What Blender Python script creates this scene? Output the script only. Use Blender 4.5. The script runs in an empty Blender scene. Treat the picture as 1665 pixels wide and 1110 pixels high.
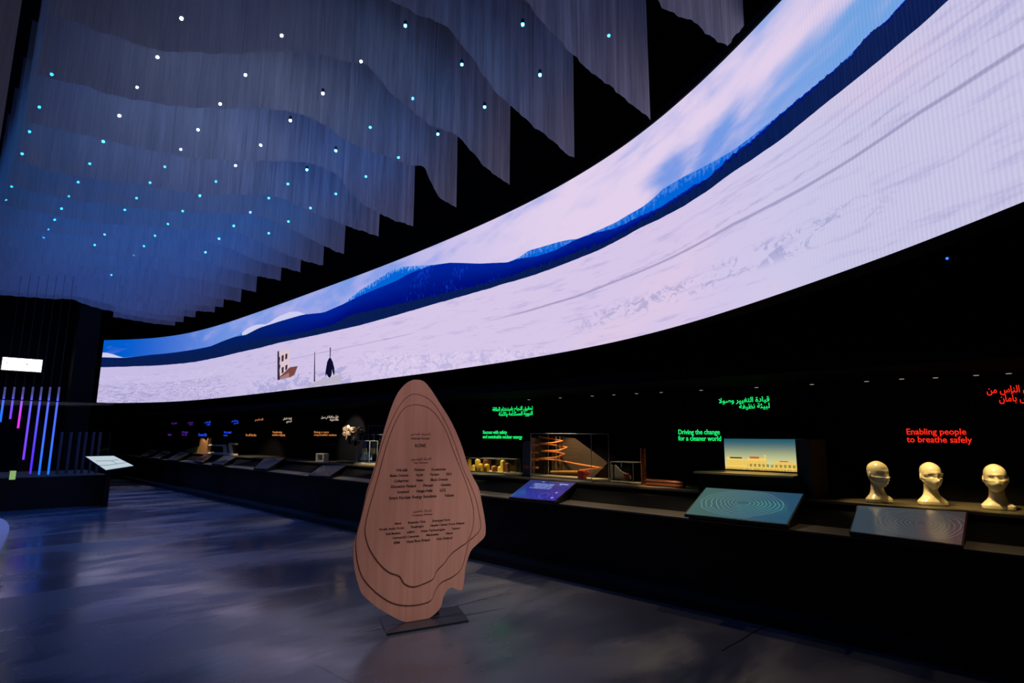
import bpy, bmesh, math, random, unicodedata
from mathutils import Vector, Matrix
random.seed(7)
SC = bpy.context.scene
COL = SC.collection
# ------------------------------------------------------------------ camera, world, exposure
# world axes: +X runs towards the exhibit wall, +Y runs along it into the hall, z up, metres
F_PX, HOR, ROLL, EYE = 955.0, 709.0, 0.4, 1.6
_p = math.atan((HOR - 555) / F_PX); _r = math.radians(ROLL); _s = math.sqrt(.5)
FW = Vector((_s*math.cos(_p), _s*math.cos(_p), math.sin(_p)))
_rt = Vector((_s, -_s, 0)); _up = _rt.cross(FW)
RT = _rt*math.cos(_r) + _up*math.sin(_r); UP = RT.cross(FW)
CAMP = Vector((0, 0, EYE))
cd = bpy.data.cameras.new('camera'); cam = bpy.data.objects.new('camera', cd); COL.objects.link(cam)
cam.matrix_world = Matrix(((RT.x, UP.x, -FW.x, 0), (RT.y, UP.y, -FW.y, 0), (RT.z, UP.z, -FW.z, EYE), (0, 0, 0, 1)))
cd.sensor_width = 36; cd.lens = F_PX/1665*36; cd.clip_start = .05; cd.clip_end = 200
SC.camera = cam
w = bpy.data.worlds.new('world'); SC.world = w; w.use_nodes = True
w.node_tree.nodes['Background'].inputs[0].default_value = (.25, .35, 1, 1)
w.node_tree.nodes['Background'].inputs[1].default_value = .0015
SC.view_settings.view_transform = 'Standard'; SC.view_settings.look = 'None'
SC.view_settings.exposure = 0; SC.view_settings.gamma = 1; SC.view_settings.use_curve_mapping = False
SC.cycles.transparent_max_bounces = 40

def ray(x, y): return FW + RT*((x-832.5)/F_PX) - UP*((y-555)/F_PX)
def at(x, y, axis, val):
    """the point of the plane  axis = val  that the photograph shows at x, y"""
    d = ray(x, y); i = 'xyz'.index(axis)
    return CAMP + d*((val - CAMP[i])/d[i])

def light(name, kind, loc, energy, color, target=None, size=.1, spot=60, blend=.5, sizey=None, spread=None):
    l = bpy.data.lights.new(name, kind); l.energy = energy; l.color = color
    if kind == 'AREA':
        l.size = size
        if sizey: l.shape = 'RECTANGLE'; l.size_y = sizey
    else: l.shadow_soft_size = size
    if kind == 'SPOT': l.spot_size = math.radians(spot); l.spot_blend = blend
    if spread: l.spread = math.radians(spread)
    o = bpy.data.objects.new(name, l); COL.objects.link(o); o.location = loc
    if target is not None: o.rotation_euler = (Vector(target)-Vector(loc)).to_track_quat('-Z', 'Y').to_euler()
    return o

# ceiling spotlights out of view; the first is added to brighten the sign
light('sign_spot', 'SPOT', (2.0, -1.0, 6.4), 640, (1, .80, .73), (3.6, 4.7, 1.5), .12, 26, .6)
light('sign_spot', 'SPOT', (4.15, .75, 5.6), 420, (.95, .90, .92), (3.8, 4.15, 0), .03, 24, .9)
light('sign_spot', 'SPOT', (2.3, 4.74, 7.0), 1000, (.95, .90, .92), (3.2, 4.4, 0), .03, 34, .8)

# ------------------------------------------------------------------ shader helpers
class N:
    """a node socket with arithmetic"""
    def __init__(s, nt, sock): s.nt = nt; s.s = sock
    def _m(s, op, *a, clamp=False):
        n = s.nt.nodes.new('ShaderNodeMath'); n.operation = op; n.use_clamp = clamp
        for i, v in enumerate((s,)+a):
            if isinstance(v, N): s.nt.links.new(v.s, n.inputs[i])
            else: n.inputs[i].default_value = v
        return N(s.nt, n.outputs[0])
    def __add__(s, o): return s._m('ADD', o)
    def __radd__(s, o): return s._m('ADD', o)
    def __sub__(s, o): return s._m('SUBTRACT', o)
    def __rsub__(s, o): return (s*-1)+o
    def __mul__(s, o): return s._m('MULTIPLY', o)
    def __rmul__(s, o): return s._m('MULTIPLY', o)
    def __truediv__(s, o): return s._m('DIVIDE', o)
    def lt(s, o): return s._m('LESS_THAN', o)
    def gt(s, o): return s._m('GREATER_THAN', o)
    def abs(s): return s._m('ABSOLUTE')
    def pow(s, o): return s._m('POWER', o)
    def sin(s): return s._m('SINE')
    def frac(s): return s._m('FRACT')
    def clamp(s): return s._m('ADD', 0, clamp=True)
    def ss(s, a, b):
        n = s.nt.nodes.new('ShaderNodeMapRange'); n.interpolation_type = 'SMOOTHSTEP'
        s.nt.links.new(s.s, n.inputs[0])
        for i, v in ((1, a), (2, b)):
            if isinstance(v, N): s.nt.links.new(v.s, n.inputs[i])
            else: n.inputs[i].default_value = v
        return N(s.nt, n.outputs[0])
    def curve(s, pts):
        n = s.nt.nodes.new('ShaderNodeFloatCurve'); c = n.mapping.curves[0]; n.mapping.use_clip = False
        pts = sorted(pts)
        c.points[0].location = pts[0]; c.points[1].location = pts[-1]
        for p in pts[1:-1]: c.points.new(*p)
        for p in c.points: p.handle_type = 'VECTOR'
        n.mapping.update(); s.nt.links.new(s.s, n.inputs[1]); return N(s.nt, n.outputs[0])
class MT:
    def __init__(s, name):
        s.m = bpy.data.materials.new(name); s.m.use_nodes = True; s.nt = s.m.node_tree; s.nt.nodes.clear()
        s.out = s.nt.nodes.new('ShaderNodeOutputMaterial')
    def node(s, t, **k):
        n = s.nt.nodes.new('ShaderNode'+t)
        for a, b in k.items(): setattr(n, a, b)
        return n
    def set(s, n, i, v):
        if isinstance(v, N): s.nt.links.new(v.s, n.inputs[i])
        elif hasattr(v, 'is_output'): s.nt.links.new(v, n.inputs[i])
        else: n.inputs[i].default_value = v
    def uv(s, name):
        n = s.node('UVMap', uv_map=name); x = s.node('SeparateXYZ'); s.nt.links.new(n.outputs[0], x.inputs[0])
        return N(s.nt, x.outputs[0]), N(s.nt, x.outputs[1])
    def pos(s, obj=True):
        n = s.node('TexCoord') if obj else s.node('NewGeometry'); x = s.node('SeparateXYZ')
        s.nt.links.new(n.outputs['Object' if obj else 'Position'], x.inputs[0])
        return [N(s.nt, x.outputs[i]) for i in range(3)]
    def comb(s, x=0, y=0, z=0):
        n = s.node('CombineXYZ')
        for i, v in enumerate((x, y, z)): s.set(n, i, v)
        return n.outputs[0]
    def noise(s, vec, scale=1, detail=2, rough=.5, dist=0):
        n = s.node('TexNoise'); s.set(n, 0, vec); n.inputs['Scale'].default_value = scale
        n.inputs['Detail'].default_value = detail; n.inputs['Roughness'].default_value = rough
        n.inputs['Distortion'].default_value = dist
        return N(s.nt, n.outputs[0])
    def mix(s, f, a, b):
        n = s.node('Mix', data_type='RGBA', clamp_factor=True)
        s.set(n, 0, f); s.set(n, 6, a); s.set(n, 7, b); return n.outputs[2]
    def emit(s, c, st=1):
        n = s.node('Emission'); s.set(n, 0, c); s.set(n, 1, st); s.nt.links.new(n.outputs[0], s.out.inputs[0]); return s.m
    def bsdf(s, c, rough=.5, metal=0, spec=.5, bump=None, bs=.2, bd=.01, trans=0, coat=0, emit=None, es=0):
        n = s.node('BsdfPrincipled'); s.set(n, 'Base Color', c); s.set(n, 'Roughness', rough)
        s.set(n, 'Metallic', metal); s.set(n, 'Specular IOR Level', spec); s.set(n, 'Transmission Weight', trans)
        s.set(n, 'Coat Weight', coat)
        if emit is not None: s.set(n, 'Emission Color', emit); s.set(n, 'Emission Strength', es)
        if bump is not None:
            b = s.node('Bump'); b.inputs['Strength'].default_value = bs; b.inputs['Distance'].default_value = bd
            s.set(b, 'Height', bump); s.nt.links.new(b.outputs[0], n.inputs['Normal'])
        s.nt.links.new(n.outputs[0], s.out.inputs[0]); return s.m
def srgb(r, g, b):
    f = lambda c: (c/255/12.92 if c <= 10 else ((c/255+.055)/1.055)**2.4)
    return (f(r), f(g), f(b), 1)
_cache = {}
def plain(name, c, rough=.5, metal=0, spec=.5, var=.12, nscale=30, **k):
    if name in _cache: return _cache[name]
    m = MT(name); x, y, z = m.pos()
    nz = m.noise(m.comb(x, y, z), nscale, 3)
    c2 = tuple(v*(1-var) for v in c[:3])+(1,)
    mm = m.bsdf(m.mix(nz, c, c2), rough, metal, spec, bump=nz, bs=.08, bd=.003, **k); _cache[name] = mm; return mm
def glow(name, c, st=1):
    if name not in _cache: _cache[name] = MT(name).emit(c, st)
    return _cache[name]

# ------------------------------------------------------------------ mesh helpers
def obj(name, bm, mat, parent=None, smooth=False, loc=None, mods=()):
    me = bpy.data.meshes.new(name); 
    if not bm.keep: bmesh.ops.recalc_face_normals(bm.b, faces=bm.b.faces[:])
    bm.b.to_mesh(me); bm.b.free()
    for m in (mat if isinstance(mat, (list, tuple)) else [mat]): me.materials.append(m)
    if smooth:
        for p in me.polygons: p.use_smooth = True
    o = bpy.data.objects.new(name, me); COL.objects.link(o)
    if parent is not None: o.parent = parent
    if loc is not None: o.location = loc
    return o
def nb():
    return _BM(bmesh.new())
class _BM:
    """thin wrapper so that obj() can ask for flags"""
    def __init__(s, b): s.b = b; s.keep = False
    def __getattr__(s, k): return getattr(s.b, k)
def box(bm, a, b, bev=0):
    a = Vector(a); b = Vector(b); lo = Vector(map(min, a, b)); hi = Vector(map(max, a, b))
    r = bmesh.ops.create_cube(bm.b, size=1)
    for v in r['verts']: v.co = Vector((lo[i]+(v.co[i]+.5)*(hi[i]-lo[i]) for i in range(3)))
    if bev:
        es = list({e for v in r['verts'] for e in v.link_edges})
        bmesh.ops.bevel(bm.b, geom=es, offset=bev, segments=2, affect='EDGES', profile=.5)
    return bm
def hexa(bm, bot, top):
    vs = [bm.verts.new(p) for p in list(bot)+list(top)]; n = len(bot)
    bm.faces.new(vs[:n][::-1]); bm.faces.new(vs[n:])
    for i in range(n): bm.faces.new((vs[i], vs[(i+1) % n], vs[n+(i+1) % n], vs[n+i]))
    return bm
def slab(bm, pts, vec):
    """polygon pushed along vec"""
    vec = Vector(vec); return hexa(bm, [Vector(p) for p in pts], [Vector(p)+vec for p in pts])
def tube(bm, pts, r, seg=8, rad=None, closed=False):
    pts = [Vector(p) for p in pts]; rings = []; n = len(pts)
    prev = None
    for i, p in enumerate(pts):
        t = (pts[min(i+1, n-1)]-pts[max(i-1, 0)]).normalized()
        if prev is None:
            a = Vector((0, 0, 1)) if abs(t.z) < .9 else Vector((1, 0, 0)); u = t.cross(a).normalized()
        else: u = (prev - t*prev.dot(t)).normalized()
        prev = u; v = t.cross(u); rr = rad[i] if rad else r
        rings.append([bm.verts.new(p+(u*math.cos(2*math.pi*k/seg)+v*math.sin(2*math.pi*k/seg))*rr) for k in range(seg)])
    for a, b in zip(rings, rings[1:]):
        for k in range(seg): bm.faces.new((a[k], a[(k+1) % seg], b[(k+1) % seg], b[k]))
    bm.faces.new(rings[0][::-1]); bm.faces.new(rings[-1]); return bm
def cyl(bm, c, r, z0, z1, seg=24, r2=None):
    c = Vector(c); r2 = r if r2 is None else r2
    A = [(c.x+r*math.cos(2*math.pi*k/seg), c.y+r*math.sin(2*math.pi*k/seg), z0) for k in range(seg)]
    B = [(c.x+r2*math.cos(2*math.pi*k/seg), c.y+r2*math.sin(2*math.pi*k/seg), z1) for k in range(seg)]
    return hexa(bm, A, B)
def loft(bm, secs):
    rings = [[bm.verts.new(p) for p in s] for s in secs]; n = len(secs[0])
    for a, b in zip(rings, rings[1:]):
        for k in range(n): bm.faces.new((a[k], a[(k+1) % n], b[(k+1) % n], b[k]))
    bm.faces.new(rings[0][::-1]); bm.faces.new(rings[-1]); return bm
def thing(name, label, cat, loc=(0, 0, 0), group=None):
    o = bpy.data.objects.new(name, None); COL.objects.link(o); o.location = loc; o.empty_display_size = .1
    return tag(o, label, cat, group)
def tag(o, label, cat, group=None):
    o['label'] = label; o['category'] = cat
    if group: o['group'] = group
    return o
def struct(name, bm, mat):
    o = obj(name, bm, mat); o['kind'] = 'structure'; return o
def part(name, bm, mat, parent, **k):
    """bm is in world coordinates; parent is an unrotated empty"""
    off = Vector(parent.location); q = parent.parent
    while q is not None: off += Vector(q.location); q = q.parent
    for v in bm.verts: v.co -= off
    return obj(name, bm, mat, parent, **k)

# ------------------------------------------------------------------ writing
_F = {}
for cp in range(0xFE70, 0xFEFD):
    d = unicodedata.decomposition(chr(cp)).split()
    if len(d) >= 2: _F.setdefault(tuple(int(x, 16) for x in d[1:]), {})[d[0].strip('<>')] = chr(cp)
def ar(s):
    """joined Arabic letter forms in left-to-right order"""
    out = []; i = 0; prev = False
    while i < len(s):
        c = s[i]
        if (ord(c),) not in _F: out.append(c); prev = False; i += 1; continue
        if c == '\u0644' and i+1 < len(s) and (0x644, ord(s[i+1])) in _F:
            f = _F[(0x644, ord(s[i+1]))]; out.append(f['final'] if prev else f['isolated']); prev = False; i += 2; continue
        f = _F[(ord(c),)]
        nxt = i+1 < len(s) and 'initial' in f and 'final' in _F.get((ord(s[i+1]),), {})
        k = 'medial' if prev and nxt else 'initial' if nxt else 'final' if prev and 'final' in f else 'isolated'
        out.append(f.get(k, c)); prev = nxt; i += 1
    return ''.join(reversed(out))
def text_mesh(lines, align='LEFT', spacing=1.0, fat=.012, ext=.004):
    c = bpy.data.curves.new('lettering', 'FONT'); c.body = '\n'.join(lines); c.align_x = align
    c.offset = fat; c.extrude = 0; c.space_line = spacing; c.resolution_u = 3
    o = bpy.data.objects.new('lettering', c); COL.objects.link(o)
    dg = bpy.context.evaluated_depsgraph_get(); dg.update()
    me = bpy.data.meshes.new_from_object(o.evaluated_get(dg)); bpy.data.objects.remove(o); bpy.data.curves.remove(c)
    return me
def text_bm(lines, origin, right, up, width, height=None, align='LEFT', spacing=1.0, fat=.012, depth=.004):
    """lettering fitted to a width x height box; origin is its lower left corner"""
    me = text_mesh(lines, align, spacing, fat); bm = nb(); bm.b.from_mesh(me); bpy.data.meshes.remove(me)
    xs = [v.co.x for v in bm.verts]; ys = [v.co.y for v in bm.verts]
    x0, x1, y0, y1 = min(xs), max(xs), min(ys), max(ys)
    sx = width/(x1-x0); sy = sx if height is None else height/(y1-y0)
    O = Vector(origin); R = Vector(right).normalized(); U = Vector(up).normalized(); Nn = R.cross(U)
    if height is None: O = O - U*((y1-y0)*sy)          # then origin is the upper left corner
    for v in bm.verts: v.co = O + R*((v.co.x-x0)*sx) + U*((v.co.y-y0)*sy) + Nn*.0005
    ret = bmesh.ops.extrude_face_region(bm.b, geom=bm.faces[:])
    for g in ret['geom']:
        if isinstance(g, bmesh.types.BMVert): g.co += Nn*depth
    return bm

# ------------------------------------------------------------------ the hall
black = plain('matt_black', (.006, .006, .008, 1), .8, spec=.15)
m = MT('floor_screed'); x, y, z = m.pos(False)
big = m.noise(m.comb(x*.45, y*1.0, z), 1.1, 4, .55, .4)
fine = m.noise(m.comb(x*1.5, y*9, z), 1.6, 5, .6, .3)
grain = m.noise(m.comb(x, y, z), 60, 2)
wob = m.noise(m.comb(x*.9, y*.9, z), 2, 3)
yy = (y+wob*.10)/2.3; row = yy._m('FLOOR'); ed = (yy.frac()-.5).abs()
xx = (x + row*1.37 + wob*.08)/3.6; ed2 = (xx.frac()-.5).abs()
brk = m.noise(m.comb(x*.8, y*.8, 3.3), 1.3, 2).gt(.50)
joint = (ed.gt(.4968)*brk + ed2.gt(.4982)*brk).clamp()
col = m.mix((big*.7+grain*.3).ss(.3, .7), (.030, .032, .042, 1), (.056, .058, .070, 1))
col = m.mix(joint, col, (.006, .006, .008, 1))
floor_m = m.bsdf(col, (.12+big.ss(.38, .62)*.17+fine*.08), 0, 1.0, bump=(fine*.9+big*.8+joint*-1.5), bs=.12, bd=.006)
struct('floor', box(nb(), (-9, -6, -.1), (9.5, 32, 0)), floor_m)
m = MT('wall_paint'); x, y, z = m.pos(False)
wall_m = m.bsdf(m.mix(m.noise(m.comb(x, y, z), 3, 3), (.003, .003, .0045, 1), (.006, .006, .008, 1)), .9, 0, .05)
struct('wall_right', box(nb(), (7.3, -6, 0), (7.5, 32, 7.6)), wall_m)
struct('wall_back', box(nb(), (-9, 31.8, 0), (7.3, 32, 7.6)), wall_m)
struct('wall_left', box(nb(), (-9.2, -6, 0), (-9, 32, 7.6)), wall_m)
struct('wall_front', box(nb(), (-9, -6.2, 0), (7.3, -6, 7.6)), wall_m)
struct('ceiling', box(nb(), (-9, -6, 7.6), (7.5, 32, 7.8)), wall_m)
struct('trim_canopy', box(nb(), (6.0, -3, 2.24), (7.3, 27, 2.36)), wall_m)

# ------------------------------------------------------------------ the big screen
BOT = [(157,655),(200,655),(250,654.5),(296,653),(350,648),(400,642),(480,633),(560,623),(616,617),(690,607),(760,597.5),(830,587.5),(920,573),(1000,557),(1070,540),(1140,520.3),(1220,495.5),(1298,467),(1380,439),(1455,412.5),(1560,371),(1665,329)]
ctrl = [at(x, y, 'z', 2.8).to_2d() for x, y in BOT]+[Vector(p) for p in ((3.45,-.35),(2.95,-.95),(2.35,-1.55),(1.6,-2.2))]
def catmull(P, n):
    out = []
    for i in range(len(P)-1):
        p0 = P[max(i-1, 0)]; p1 = P[i]; p2 = P[i+1]; p3 = P[min(i+2, len(P)-1)]
        for k in range(n):
            t = k/n; out.append(.5*((2*p1)+(p2-p0)*t+(2*p0-5*p1+4*p2-p3)*t*t+(3*p1-p0-3*p2+p3)*t**3))
    return out+[P[-1]]
for _ in range(2):
    ctrl = [ctrl[0]]+[(a+b*2+c)/4 for a, b, c in zip(ctrl, ctrl[1:], ctrl[2:])]+[ctrl[-1]]
plan = catmull(ctrl, 6)
ZB, ZT = 2.8, 5.35
def azim(p): return math.degrees(math.atan2(p[0]-p[1], p[0]+p[1]))
AZ = [azim(p) for p in plan]
ARC = [0]
for a, b in zip(plan, plan[1:]): ARC.append(ARC[-1]+(b-a).length)
A0, A1 = -36.0, 64.0
def an(a): return (a-A0)/(A1-A0)
def on_screen(x, y):
    """photo pixel -> (angular coordinate 0..1, height 0..1, arc length) on the screen surface"""
    d = ray(x, y); a = azim(d); a = max(AZ[0], a)
    i = max(j for j in range(len(AZ)-1) if AZ[j] <= a+1e-6); f = (a-AZ[i])/(AZ[i+1]-AZ[i])
    p = plan[i].lerp(plan[i+1], f); r = p.length; z = EYE+d.z*r/math.hypot(d.x, d.y)
    return an(a), (z-ZB)/(ZT-ZB), ARC[i]+f*(ARC[i+1]-ARC[i])
def scr_curve(pts, right=None):
    q = sorted(on_screen(*p)[:2] for p in pts); out = [q[0]]
    for p in q[1:]:
        if p[0] > out[-1][0]+.002: out.append(p)
    if right is not None:
        out = [p for p in out if p[0] < an(38)]; out += [(an(43), right), (1, right)]
    if out[0][0] > 0: out = [(0, out[0][1])]+out
    if out[-1][0] < 1: out.append((1, out[-1][1]))
    return out
FAR = [(158,572),(172,573),(185,576),(199,581.4),(246,576.5),(300,570.5),(341.6,563),(363,554),(381,547.5),(392,542),(404,532),(420,527),(434,527),(451,515),(471,507),(484,506),(497,511),(521,510),(538,505),(558.5,495),(580,475),(602,462),(630.6,443),(652,433.5),(668,432.5),(681,432),(699,431),(731.5,427),(778,428.5),(825,426.5),(843,419),(860,407),(882,401),(905,394),(925,389.5),(938,388.5),(955,382),(980,371),(1000,362),(1020,350),(1045,336),(1060,324),(1078,307),(1110,288),(1142,272),(1165,260),(1191,245),(1210,231),(1229,217),(1250,200),(1280,176),(1301,159),(1342,126),(1380,91),(1411,58),(1445,30),(1468,3)]
RIDGE = [(158,580),(199,581.6),(246,576.5),(300,570.5),(341.6,563),(363,554),(381,547.5),(400,544),(421,533),(454,522.5),(490,512),(497,511),(526,508),(558.5,494),(587,480),(616,468),(645,456),(664,445),(680,439),(699,432),(731.5,427),(778,428.5),(825,426.5),(843,420.5),(870,417),(900,408),(935,390),(965,379),(1000,371),(1040,352),(1078,334),(1097,321.6),(1120,307),(1153.5,286),(1191,251),(1229,222),(1267,187),(1301,159),(1342,126),(1380,91),(1411,58),(1445,30),(1468,3)]
FOREST = [(158,582),(250,580),(350,568),(420,552),(480,543),(540,528),(570,512),(640,496),(700,482),(760,468),(820,452),(860,437),(900,424),(940,408),(980,395),(1020,373),(1060,350),(1100,325),(1153,290),(1191,256),(1229,227),(1267,192),(1301,163),(1342,129),(1380,94),(1411,61),(1445,33),(1468,6)]
BASE = [(158,596.5),(165,596.3),(228,595),(282,592),(318,588),(354,581),(390,572.4),(420,566),(454,557),(508,546),(580,530),(652,510),(706,494),(760,479),(814,463),(868.5,447),(922.5,427),(976.6,405),(1040,371),(1115.7,333),(1191,280),(1267,229),(1342.7,168),(1380.5,137),(1418,108),(1482.7,53),(1543,0)]
TRACK = [(780,525),(859,505),(938.5,481.6),(988,462),(1043.5,440),(1093,418),(1191,365),(1305,306.5),(1380.5,261),(1494,183.5),(1664,75.7)]
BANK = [(540,575),(600,569),(650,573),(700,572),(780,566),(840,564),(900,567),(960,563),(1000,556)]
m = MT('screen_picture')
a, t = m.uv('angle'); s, zz = m.uv('metres')
nj = m.noise(m.comb(s*9, 0, 0), 1, 3, .7); nj2 = m.noise(m.comb(s*2.2, 4, 0), 1, 2, .6)
near = a.ss(an(2), an(20))
far_c = a.curve(scr_curve(FAR)); rid = a.curve(scr_curve(RIDGE)); fo = a.curve(scr_curve(FOREST)); base = a.curve(scr_curve(BASE)); trk = a.curve(scr_curve(TRACK)); bank = a.curve(scr_curve(BANK, .02))
jag = (nj-.5)*(.035*near+.006) + (nj2-.5)*.03*near
# sky
c1 = m.noise(m.comb(s*.55, zz*1.6-s*.12, 0), 1, 5, .55, .6)
c2 = m.noise(m.comb(s*.9+3, zz*3.2-s*.25, 2), 1, 4, .5, .3)
blue = m.mix(a.ss(an(-34), an(-24)), srgb(0, 92, 205), srgb(118, 152, 228))
blue = m.mix(a.ss(an(16), an(34)), blue, srgb(116, 166, 230))
pink = m.mix(a.ss(an(-20), an(6)), srgb(170, 172, 232), srgb(226, 208, 236))
cover = a.curve([(0, -.25), (an(-30), -.2), (an(-25), .25), (an(-18), .55), (an(-12), .58), (an(-6), .82), (an(4), .98), (an(12), .92), (an(16), .74), (an(24), .60), (an(30), .55), (1, .5)])
band = ((t-far_c)/(1.0001-far_c)).clamp()
up = a.ss(an(12), an(16)) * (band.ss(.28, .62)*.75-.62) - band.ss(.72, 1.05)*.35*a.ss(an(0), an(8))
cl = ((c1-.5)*1.7+(c2-.5)*1.1+cover+up).ss(-.05, .95)
sky = m.mix(cl, blue, pink)
# far hills, ridge, forest
spk = m.noise(m.comb(s*14, zz*9, 0), 1, 3, .7)
hf = (t-far_c+.10).ss(.0, .1)
hill = m.mix((spk*1.1+hf*.35).ss(.82, .98)*(1-a.ss(an(-2), an(4))*.65)*.6, srgb(0, 100, 215), srgb(150, 200, 250))
whitehill = ((a.lt(an(-33))) + (a.gt(an(-25.0))*a.lt(an(-19.8))*(t.gt(far_c-.10+(spk-.5)*.12)))).clamp()
hill = m.mix(whitehill, hill, srgb(205, 205, 240))
pch = m.noise(m.comb(s*1.2, zz*1.6, 5), 1, 2); glade = a.ss(an(-13), an(-10))*(1-a.ss(an(-4), an(0)))*(spk*pch).ss(.27, .40)*.55
mount = m.mix(glade, m.mix(t.ss(fo, rid), srgb(0, 12, 118), srgb(0, 34, 152)), srgb(20, 70, 215))
mount = m.mix(1-a.ss(an(-27), an(-17)), mount, srgb(4, 30, 92))
trees = m.noise(m.comb(s*30, zz*3, 0), 1, 3, .7)
wood = m.mix(trees, srgb(2, 14, 62), srgb(14, 38, 96))
# snow
g1 = m.noise(m.comb(s*1.1, zz*9+s*.15, 0), 1, 5, .65, .2)
g2 = m.noise(m.comb(s*5, zz*26, 1), 1, 3, .7)
pk = m.noise(m.comb(s*.35, zz*.8, 9), 1, 2)
snow = m.mix(a.ss(an(14), an(30)), srgb(214, 198, 232), srgb(204, 200, 233))
snow = m.mix(1-a.ss(an(-33), an(-10)), snow, srgb(199, 188, 228))
snow = m.mix(pk.ss(.5, .7)*.6*a.ss(an(0), an(10)), snow, srgb(226, 203, 228))
snow = m.mix((g1.ss(.52, .70)*.42+g2.ss(.58, .75)*.2), snow, srgb(160, 158, 208))
snow = m.mix(g1.ss(.32, .46)*.0, snow, srgb(240, 225, 245))
# rough snow bank and churned strip
ck = m.noise(m.comb(s*4.2, zz*7, 3), 1, 4, .7, 1.2)
inb = a.ss(an(-16.2), an(-12))*(1-a.ss(an(11), an(14)))*t.lt(bank+(nj-.5)*.08+(nj2-.5)*.16-.02)
snow = m.mix(inb*ck.ss(.5, .60)*.40, snow, srgb(150, 158, 214))
snow = m.mix(inb*(ck.ss(.42, .44)*(1-ck.ss(.46, .49)))*.45, snow, srgb(236, 226, 246))
chn = (t-(trk-.16)).abs(); churn = a.ss(an(4), an(9))*(1-a.ss(an(30), an(36)))*(1-chn.ss(.02, .06))
snow = m.mix(churn*ck.ss(.52, .58)*.45, snow, srgb(130, 138, 190))
# left: vehicle tracks
lt = 1-a.ss(an(-27.5), an(-24)); wv = m.noise(m.comb(s*.5, zz*5, 0), 1, 4, .6, 1.5)
snow = m.mix(lt*t.lt(.30)*((wv*9).frac().ss(.62, .82))*.55, snow, srgb(120, 120, 180))
snow = m.mix(lt*t.lt(.42)*((wv*7+.5).frac().ss(.85, .97))*.6, snow, srgb(232, 224, 246))
lc = m.noise(m.comb(s*2.2, zz*6, 5), 1, 3, .6, .8)
lb = a.ss(an(-25), an(-23.5))*(1-a.ss(an(-15.5), an(-15)))*t.lt(.13+(nj-.5)*.1+lc*.05)
snow = m.mix(lb*lc.ss(.48, .56)*.6, snow, srgb(150, 155, 205))
# ski track and fine lines parallel to it
dt = (t-trk+(g1-.5)*.012).abs()
snow = m.mix((1-dt.ss(.002, .009))*a.ss(an(-4), an(2))*.55, snow, srgb(120, 118, 165))
d3 = (t-trk-.06*a.ss(an(0), an(40))).abs()
snow = m.mix((1-d3.ss(.0, .012))*g2.ss(.4, .6)*a.ss(an(0), an(8))*.35, snow, srgb(130, 125, 180))
d2 = t-trk; ln = (d2*26+g1*1.5).frac(); upz = a.ss(an(12), an(22))*d2.ss(.06, .12)*(1-(t-base+.05).ss(-.02, .02))
snow = m.mix(upz*ln.ss(.6, .8)*.22, snow, srgb(150, 148, 205))
bl = (t-.335+(wv-.5)*.02).abs()
snow = m.mix((1-bl.ss(.002, .006))*a.ss(an(-24), an(-22))*(1-a.ss(an(-11), an(-9)))*.45, snow, srgb(140, 130, 175))
c = m.mix(t.lt(far_c), sky, hill); c = m.mix(t.lt(rid+jag), c, mount)
c = m.mix(t.lt(fo+(nj-.5)*.10), c, wood); c = m.mix(t.lt(base+(nj2-.5)*.012), c, snow)
# the fine pitch of the LED columns, strongest where the screen is near
led = ((s*190).sin()*.5+.5)*a.ss(an(24), an(34))
c = m.mix(led*.10, c, srgb(60, 60, 90))
screen_m = m.emit(c, 1.0)

root = thing('curved_led_screen', 'long curved LED video screen showing a snowy lake, dark forest and blue mountains', 'screen', (plan[30].x, plan[30].y, 0))
bm = nb(); bm.keep = True
ua = bm.loops.layers.uv.new('angle'); um = bm.loops.layers.uv.new('metres')
cols = [(bm.verts.new((p.x, p.y, ZB)), bm.verts.new((p.x, p.y, ZT))) for p in plan]
for i in range(len(plan)-1):
    (a0, a1), (b0, b1) = cols[i], cols[i+1]
    f = bm.faces.new((a0, b0, b1, a1))
    for l, (j, h) in zip(f.loops, ((i, 0), (i+1, 0), (i+1, 1), (i, 1))):
        l[ua].uv = (an(AZ[j]), h); l[um].uv = (ARC[j], ZB+h*(ZT-ZB))
def scr_pt(x, y, off=.012):
    d = ray(x, y); a = max(AZ[0], azim(d)); i = max(j for j in range(len(AZ)-1) if AZ[j] <= a+1e-6); f = (a-AZ[i])/(AZ[i+1]-AZ[i])
    p = plan[i].lerp(plan[i+1], f); tan = (plan[i+1]-plan[i]).normalized(); nrm = Vector((-tan.y, tan.x))
    if nrm.dot(p) > 0: nrm = -nrm
    r = p.length; return Vector((p.x+nrm.x*off, p.y+nrm.y*off, EYE+d.z*r/math.hypot(d.x, d.y)))
def scr_poly(pts, mi, off=.012):
    f = bm.faces.new([bm.verts.new(scr_pt(x, y, off)) for x, y in pts]); f.material_index = mi
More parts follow.
